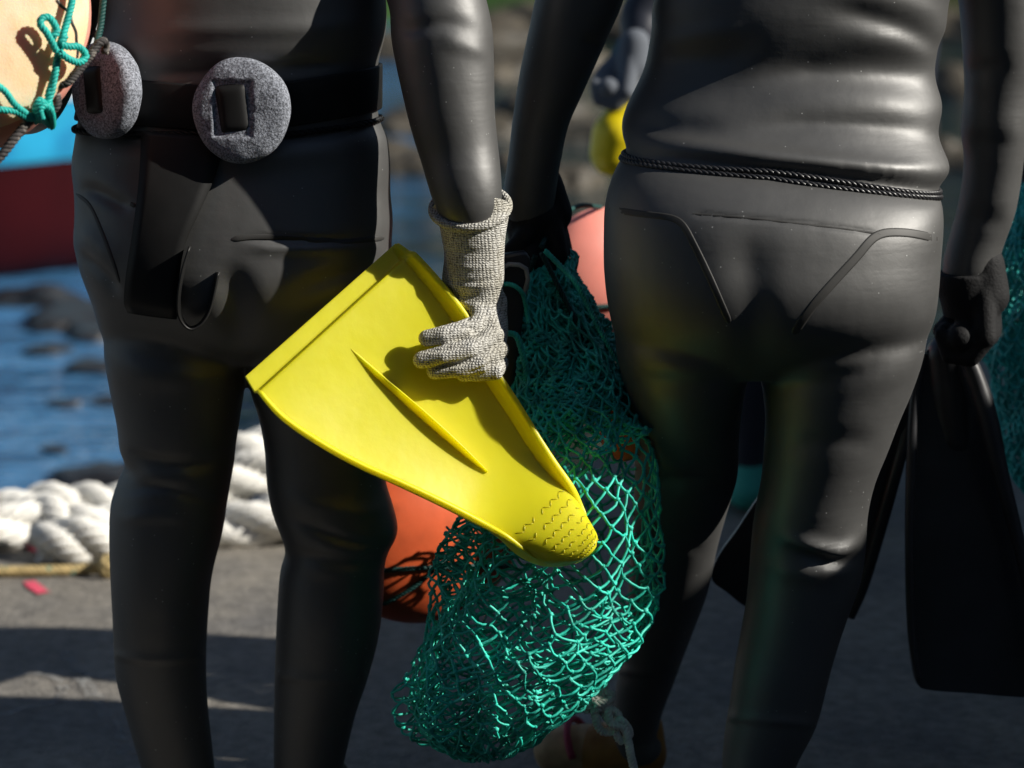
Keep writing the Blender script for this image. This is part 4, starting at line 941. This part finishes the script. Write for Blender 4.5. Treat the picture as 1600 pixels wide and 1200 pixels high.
net('gathered_net', [r for r in NR[8:]], 26, 30, .0019, M['net'], tn, 12, lambda v: .014, scale=.93, u0=.5, u1=1.0, pleat=.15, np_=6, v0=.25, v1=1.0)
net('gathered_net', NR[:7], 34, 56, .0021, M['net'], tn, 9, lambda v: .020, scale=.9, pleat=.3, np_=8)
YOFF = -.07
mb = MB()                                            # white cord that ties the bottom of the bag
kc = U(934, 1090, -.05)
rr = random.Random(4)
for a in range(7):
    ax = Vector((rr.gauss(0, 1), rr.gauss(0, .5), rr.gauss(0, 1))).normalized(); u = ax.orthogonal().normalized(); v = ax.cross(u); c = kc + Vector((rr.uniform(-.007, .009), rr.uniform(-.01, .01), rr.uniform(-.02, .014)))
    rope(mb, [c + u * math.cos(x) * .017 + v * math.sin(x) * .014 for x in np.linspace(0, 5.8, 12)], .0058, .015, sides=6)
rope(mb, [U(930, 1060, -.04), U(936, 1078, -.05), kc], .007, .016, sides=6)
rope(mb, [kc, U(930, 1118, -.06), U(940, 1142, -.055), U(962, 1140, -.05), U(966, 1118, -.05), U(950, 1108, -.06), U(955, 1130, -.065), U(975, 1138, -.06), U(982, 1160, -.06), U(986, 1182, -.06), U(992, 1206, -.06)], .0062, .016, sides=6)
rope(mb, [kc, U(945, 1118, -.055), U(958, 1128, -.06), U(972, 1126, -.06), U(984, 1146, -.055), U(970, 1158, -.055), U(962, 1144, -.06)], .0058, .016, sides=6)
obj('tie_cord', mb.mesh(), M['knot_rope'], tn)
mb = MB()
rope(mb, [U(776, 444, .03), U(800, 445, .02), U(816, 458, .02), U(822, 480, .03), U(826, 505, .03)], .0035, .012, sides=5)
rope(mb, [U(790, 520, .0), U(806, 524, -.01), U(814, 545, -.01), U(822, 580, -.01), U(820, 610, 0)], .0045, .014, sides=5)
rope(mb, [U(852, 392, .06), U(880, 420, .04), U(902, 445, .03), U(920, 480, .02), U(940, 520, .0), U(975, 580, 0)], .004, .014, sides=5)
obj('mouth_cord', mb.mesh(), M['net'], tn)

YOFF = 0.0
# second net, beyond the right edge
t = thing('net_bag', 'blue green net bag out of focus at the right edge of the photo', 'net bag', h4, 'net bags')
N4 = [PR(1596, 275, 1664, 275, .52, .03), PR(1575, 360, 1690, 350, .5, .07), PR(1556, 430, 1720, 420, .5, .10), PR(1546, 520, 1745, 520, .5, .12), PR(1552, 620, 1750, 620, .5, .13), PR(1580, 710, 1735, 720, .5, .11), PR(1618, 780, 1705, 790, .5, .05)]
net('net_mesh', N4, 36, 40, .0022, M['net_far'], t, 3, lambda v: .012, pleat=.2)
net('inner_net', N4, 30, 36, .0022, M['net_far'], t, 6, lambda v: .02, scale=.7, pleat=.3)

# ================================================================== FLOATS
def float_ball(name, label, c, r, mat, cords, cmat, hang=None, fn=None, group='floats', rz=0.0):
    Rz = Matrix.Rotation(rz, 3, 'Z'); c = Vector(c)
    t = thing(name, label, 'float', c, group); mb = MB(); ellipsoid(mb, (0, 0, 0), r, 48, 30, fn); mb.v = [tuple(c + Rz @ Vector(v)) for v in mb.v]; ob = obj('float_body', mb.mesh(), mat, t)
    for (ax, off_) in cords:
        ax = Vector(ax).normalized(); u = ax.orthogonal().normalized(); v = ax.cross(u); mb = MB(); k = math.sqrt(max(0, 1 - off_ ** 2)); P = []
        for a in np.linspace(0, 2 * math.pi, 60): d = ax * off_ + (u * math.cos(a) + v * math.sin(a)) * k; P.append(c + Rz @ Vector((d.x * r[0], d.y * r[1], d.z * r[2])) * 1.012)
        rope(mb, P, .0042, .016, n=240, sides=5); obj('lashing', mb.mesh(), cmat, t)
    if hang:
        mb = MB(); rope(mb, hang, .004, .016, sides=5); obj('hanging_cord', mb.mesh(), cmat, t)
    return t
oc = U(668, 826, .27)
float_ball('fishing_float', 'orange plastic float lashed with dark green cord, hanging behind the yellow fin and the net', oc, (.172, .09, .150), M['orange'], [((.5, .3, .85), .2), ((.15, .2, 1), -.45), ((-.65, -.1, .6), .1)], M['cord_green'],
           [oc + Vector((.02, 0, .145)), U(760, 600, .15), U(836, 400, .02)], rz=R(34))
cc = U(938, 424, .62)
float_ball('fishing_float', 'coral pink float out of focus beside the right diver\'s left thigh', cc, (.116, .07, .108), M['coral'], [((.95, .1, -.45), .15), ((.1, .2, 1), -.62)], M['cord_green'],
           [cc + Vector((.0, 0, .108)), U(905, 322, .40), U(870, 345, .15), U(846, 385, .02)], rz=R(38))
mb = MB(); P = [cc + Vector((math.cos(a) * .045, math.sin(a) * .045, .1)) for a in np.linspace(0, 6.28, 24)]; tube(mb, P, .005, 6, closed=True)
sc_o = U(975, 672, -.04); float_ball('fishing_float', 'small orange float inside the teal net bag, next to the right diver\'s thigh', sc_o, (.035, .035, .045), M['orange'], [((0, 0, 1), .2)], M['cord_green'], [sc_o + Vector((0, 0, .04)), U(930, 560, -.03), U(846, 395, .0)])

# large covered float at the upper left
fc = U(-94, 14, -.30); fn_ = Vector((.42, -.85, .32)).normalized()
t = thing('fishing_float', 'large round float with cream cloth cover and turquoise cords at the upper left', 'float', fc, 'floats')
ux = Vector((0, 0, 1)).cross(fn_).normalized() * -1; ux = ux if ux.x > 0 else -ux; uz = fn_.cross(ux); uz = uz if uz.z > 0 else -uz
RF = .188
def FD(px, py, h=0.0):                 # a point of the float's front face under a pixel
    p = PL(px, py, fc + fn_ * .06, fn_) - (fc + fn_ * .06); a = p.dot(ux) / RF; b = p.dot(uz) / RF; r2 = min(.999, a * a + b * b)
    return fc + ux * a * RF + uz * b * RF + fn_ * (.035 + .058 * (1 - r2 ** 2.2) ** .5 + h)
mb = MB(); vs = []; fs = []; nr, ns = 40, 96
for i in range(nr + 1):                # rounded drum, foam
    tt = math.pi * i / nr; rad = RF * abs(math.sin(tt)) ** .42; hh = math.copysign(abs(math.cos(tt)) ** .55, math.cos(tt)) * .088
    for j in range(ns):
        a = 2 * math.pi * j / ns; q = ux * math.cos(a) * rad + uz * math.sin(a) * rad; vs.append(fc + q + fn_ * (hh + .003 * noise.noise(q * 9)))
for i in range(nr):
    for j in range(ns): k = (j + 1) % ns; fs.append((i * ns + j, i * ns + k, (i + 1) * ns + k, (i + 1) * ns + j))
mb.add(vs, fs); obj('foam_body', mb.mesh(), M['pink_rim'], t)
mb = MB(); vs = [fc + fn_ * .097]; fs = []; nr = 44
for i in range(1, nr + 1):
    rr_ = i / nr; rad = RF * .955 * rr_
    for j in range(ns):
        a = 2 * math.pi * j / ns; w = 1 + (.012 * noise.noise(Vector((math.cos(a) * 3, math.sin(a) * 3, 4))) if i == nr else 0); q = ux * math.cos(a) * rad * w + uz * math.sin(a) * rad * w
        h = .034 + .061 * max(0, 1 - (rr_ * .955) ** 5.0) ** .55 + .0025 * noise.fractal(q * 14, 1, 2, 3) - (.012 if i == nr else 0)
        vs.append(fc + q + fn_ * h)
for j in range(ns): fs.append((0, 1 + j, 1 + (j + 1) % ns))
for i in range(nr - 1):
    for j in range(ns): k = (j + 1) % ns; a = 1 + i * ns; fs.append((a + j, a + ns + j, a + ns + k, a + k))
mb.add(vs, fs); cov = mb.mesh(); cvo = obj('cloth_cover', cov, M['cream'], t); TCv = bvh(cov)
def FD(px, py, h=0.0):
    p, nn, ok = hit(TCv, px, py)
    return (p + nn * h) if ok else PL(px, py, fc + fn_ * .06, fn_) + fn_ * h
def cordline(pts, r, pitch, lift, mat, name, mbx=None):
    m_ = mbx or MB(); rope(m_, [FD(x, y, lift if not isinstance(z, float) else z) for x, y, z in pts], r, pitch, sides=6)
    if mbx is None: obj(name, m_.mesh(), mat, t)
c0 = None
mb = MB()
cordline([(108, -40, c0), (104, 0, c0), (98, 30, c0), (90, 58, c0), (84, 76, c0), (80, 98, c0), (76, 118, c0), (70, 140, c0), (62, 160, c0), (56, 176, c0)], .0048, .016, .014, None, '', mb)
cordline([(84, 72, c0), (78, 84, c0), (72, 76, c0), (62, 58, c0), (54, 48, c0), (56, 38, c0), (68, 36, c0), (76, 52, c0), (70, 62, c0)], .0048, .015, .022, None, '', mb)
cordline([(78, 84, c0), (88, 92, c0), (102, 96, c0), (111, 86, c0), (104, 76, c0), (90, 76, c0), (80, 72, c0), (86, 62, c0)], .0048, .015, .026, None, '', mb)
for q in range(3): cordline([(48, 178 - 3 * q, c0), (46, 162, c0), (54, 153 + 2 * q, c0), (62, 162, c0), (62, 176, c0), (54, 186 - 2 * q, c0)], .0045, .014, .014 + .005 * q, None, '', mb)
cordline([(-40, 118, c0), (0, 140, c0), (14, 158, c0), (30, 170, c0), (50, 178, c0)], .0045, .014, .012, None, '', mb)
cordline([(-40, 166, c0), (0, 168, c0), (20, 171, c0), (36, 178, c0), (56, 188, c0)], .0045, .014, .012, None, '', mb)
cordline([(62, 176, c0), (70, 168, c0), (66, 150, c0), (72, 130, c0), (82, 100, c0)], .0045, .014, .012, None, '', mb)
obj('turquoise_cord', mb.mesh(), M['cord_teal'], t)
mb = MB()
cordline([(168, -30, -.01), (165, 0, -.012), (163, 20, -.012), (160, 40, -.01), (154, 60, -.004), (148, 80, 0.004)], .0045, .015, .0, None, '', mb); obj('dark_green_cord', mb.mesh(), M['cord_green'], t)
mb = MB()
for o2 in (0, 5):
    cordline([(152 - o2, 70 + o2, .006), (138 - o2, 92 + o2, .006), (122 - o2, 112 + o2, .008), (104 - o2, 132 + o2, .010), (86 - o2, 150 + o2, .010), (70 - o2, 168 + o2, .010)], .0048, .014, .008, None, '', mb)
cordline([(66, 172, .010), (50, 186, .010), (34, 202, .010), (18, 222, .010), (4, 240, .010), (-20, 268, .010)], .006, .02, .008, None, '', mb)
cordline([(150, 72, .006), (158, 66, .004), (166, 62, -.01), (172, 66, -.02), (170, 76, -.02)], .0055, .014, .004, None, '', mb)
obj('dark_rope', mb.mesh(), M['cord_dark'], t)
mb = MB(); limb(mb, [FD(x, y, .0003) for x, y in [(88, 0), (96, 10), (108, 20), (112, 35), (118, 50), (119, 64), (121, 78), (120, 90)]], [.0009] * 8, 50, 5); obj('stitching', mb.mesh(), M['cord_dark'], t)

# ================================================================== BLACK FINS AND THE DARK BAR
def flat(name, outline, Y, th, mat, parent, bev=.006, slope=0.0, n=120):
    P = arclen_closed(outline, n); c = P.mean(0); bm = bmesh.new()
    vs = [bm.verts.new(U(x, y, Y + slope * (y - c[1]) / 1000)) for x, y in P]; f = bm.faces.new(vs)
    ex = bmesh.ops.extrude_face_region(bm, geom=[f]); bmesh.ops.translate(bm, verts=[v for v in ex['geom'] if isinstance(v, bmesh.types.BMVert)], vec=(0, th, 0))
    bmesh.ops.recalc_face_normals(bm, faces=bm.faces); bmesh.ops.triangulate(bm, faces=[f_ for f_ in bm.faces if len(f_.verts) > 4]); me = bpy.data.meshes.new(name); bm.to_mesh(me); bm.free()
    o = obj(name, me, mat, parent, smooth=False); b = o.modifiers.new('b', 'BEVEL'); b.width = bev; b.segments = 3; b.limit_method = 'ANGLE'; b.angle_limit = R(50); return o
def arclen_closed(o, n):
    A = [list(p) for p in o]; A = A[-2:] + A + A[:3]; D = catmull(A, len(A) * 14); k = 14 * len(A) / (len(A) - 1) if 0 else (len(D) - 1) / (len(A) - 1)
    D = D[int(round(2 * k)): int(round((2 + len(o)) * k)) + 1]; s = np.r_[0, np.cumsum(np.linalg.norm(np.diff(D, axis=0), axis=1))]
    t_ = np.linspace(0, s[-1], n, endpoint=False); return np.stack([np.interp(t_, s, D[:, 0]), np.interp(t_, s, D[:, 1])], 1)
t = thing('swim_fin', 'large black rubber fin hanging blade down from the right diver\'s right glove', 'fin', U(1500, 540, .16), 'black fins')
flat('blade', [(1452, 545), (1490, 545), (1522, 590), (1548, 670), (1568, 760), (1600, 880), (1628, 1000), (1640, 1085), (1600, 1090), (1520, 1084), (1448, 1078), (1430, 1062), (1420, 990), (1418, 880), (1420, 760), (1426, 640), (1436, 575)], .17, .012, M['gloss_rubber'], t, slope=-.12)
mb = MB(); limb(mb, [U(1496, 538, .15), U(1518, 575, .15), U(1542, 650, .14), U(1562, 735, .13), U(1592, 850, .12), U(1622, 980, .10), U(1638, 1080, .09)], [.010, .014, .016, .013, .010, .008, .006], 50, 12, ell=1.3); obj('side_rail', mb.mesh(), M['gloss_rubber'], t)
mb = MB(); limb(mb, [U(1446, 552, .155), U(1430, 620, .155), U(1424, 720, .14), U(1421, 850, .125), U(1424, 990, .11), U(1436, 1066, .10)], [.006, .008, .008, .007, .006, .004], 50, 12); obj('side_rail', mb.mesh(), M['gloss_rubber'], t)
mb = MB(); chain(mb, [U(1480, 555, .215), U(1490, 610, .225), U(1495, 680, .215)], [.034, .048, .035], 18); obj('foot_pocket', remesh(mb, .005, 6), M['gloss_rubber'], t)
t = thing('swim_fin', 'second black fin slanting behind the right diver\'s right knee', 'fin', U(1400, 700, .2), 'black fins')
flat('blade', [(1432, 622), (1420, 650), (1402, 720), (1378, 810), (1350, 905), (1328, 962), (1270, 978), (1215, 966), (1168, 950), (1136, 926), (1112, 905), (1122, 870), (1150, 830), (1200, 760), (1280, 690), (1380, 622)], .22, .01, M['gloss_rubber'], t, slope=.2)
mb = MB(); limb(mb, [U(1424, 645, .2), U(1402, 730, .2), U(1376, 820, .22), U(1348, 915, .24), U(1330, 965, .25)], [.008, .010, .011, .010, .006], 40, 12); obj('side_rail', mb.mesh(), M['gloss_rubber'], t)
YOFF = -.09
t = thing('diving_tool', 'narrow dark bar with a grey cord loop, held with the net beside the knitted glove', 'tool', U(800, 420, .06))
mb = MB(); P = [(800, 398, 22), (806, 412, 25), (802, 450, 24), (798, 500, 22), (794, 560, 18), (790, 630, 14)]
ringloft(mb, [PR(x - w, y, x + w * .9, y - 6, .06, .010) for x, y, w in P], 20, 40, 5); obj('shaft', mb.mesh(), M['gloss_rubber'], t)
mb = MB(); tube(mb, [U(x, y, Y) for x, y, Y in [(784, 430, .045), (786, 418, .042), (795, 413, .04), (812, 414, .04), (822, 420, .042), (825, 436, .045), (820, 458, .05), (816, 470, .056)]], .0035, 8); obj('cord_loop', mb.mesh(), M['cord_grey'], t)

YOFF = 0.0
# ================================================================== ADDED, UNSEEN: a shed that shades the quay, a block that darkens reflections
t = thing('added_shade_shed', 'added unseen shed beyond the right edge that shades the quay', 'shed', (4.5, 2.6, 0))
mb = MB(); box(mb, (3.3, -8, 0), (5.6, 5.5, 2.05)); obj('wall', mb.mesh(), M['wall'], t, smooth=False)
mb = MB(); box(mb, (3.5, -7.4, 2.204), (3.9, -1.5, 5.0)); obj('added_shade_slab', mb.mesh(), M['wall'], t, smooth=False)  # thin slab added to shade the ground on the camera side
mb = MB(); box(mb, (3.15, -8.1, 2.054), (5.75, 5.6, 2.2)); obj('roof', mb.mesh(), M['roof'], t, smooth=False)
mb = MB(); box(mb, (3.265, 1.2, .004), (3.297, 2.1, 2.0)); obj('door', mb.mesh(), M['wood'], t, smooth=False)

t = thing('added_warehouse', 'unseen dark warehouse behind the photographer', 'added_warehouse', (-2, -10, 0))  # added behind the camera so the wetsuits reflect something dark
mb = MB(); box(mb, (-14, -12, 0), (3.0, -7.5, 7.0)); obj('wall', mb.mesh(), M['wood'], t, smooth=False)
mb = MB(); box(mb, (-14.2, -12.2, 7.004), (3.2, -7.3, 7.25)); obj('roof', mb.mesh(), M['roof'], t, smooth=False)
mb = MB(); box(mb, (-6, -7.496, .004), (-3, -7.44, 3.2)); obj('door', mb.mesh(), M['roof'], t, smooth=False)

# ================================================================== LIGHT
w = bpy.data.worlds.new('World'); sc.world = w; w.use_nodes = True; nt = w.node_tree
sky = nt.nodes.new('ShaderNodeTexSky'); sky.sky_type = 'NISHITA'; sky.sun_disc = False
el = math.asin(SUN.z); az = math.atan2(SUN.x, SUN.y)
sky.sun_elevation = el; sky.sun_rotation = az; sky.air_density = 1.0; sky.dust_density = .6; sky.ozone_density = 1.5
nt.links.new(sky.outputs[0], nt.nodes['Background'].inputs[0]); nt.nodes['Background'].inputs[1].default_value = .05
ld = bpy.data.lights.new('sun', 'SUN'); ld.energy = 5.0; ld.angle = R(.53); ld.color = (1, .95, .86)
lo = bpy.data.objects.new('sun', ld); col.objects.link(lo); lo.rotation_euler = SUN.to_track_quat('Z', 'Y').to_euler(); lo.location = SUN * 20
vs_ = sc.view_settings; vs_.view_transform = 'Standard'; vs_.look = 'None'; vs_.exposure = .32; vs_.gamma = 1
sc.render.engine = 'CYCLES'; sc.cycles.use_denoising = True; sc.cycles.max_bounces = 6; sc.cycles.caustics_reflective = False; sc.cycles.caustics_refractive = False
sc.cycles.sample_clamp_indirect = 4
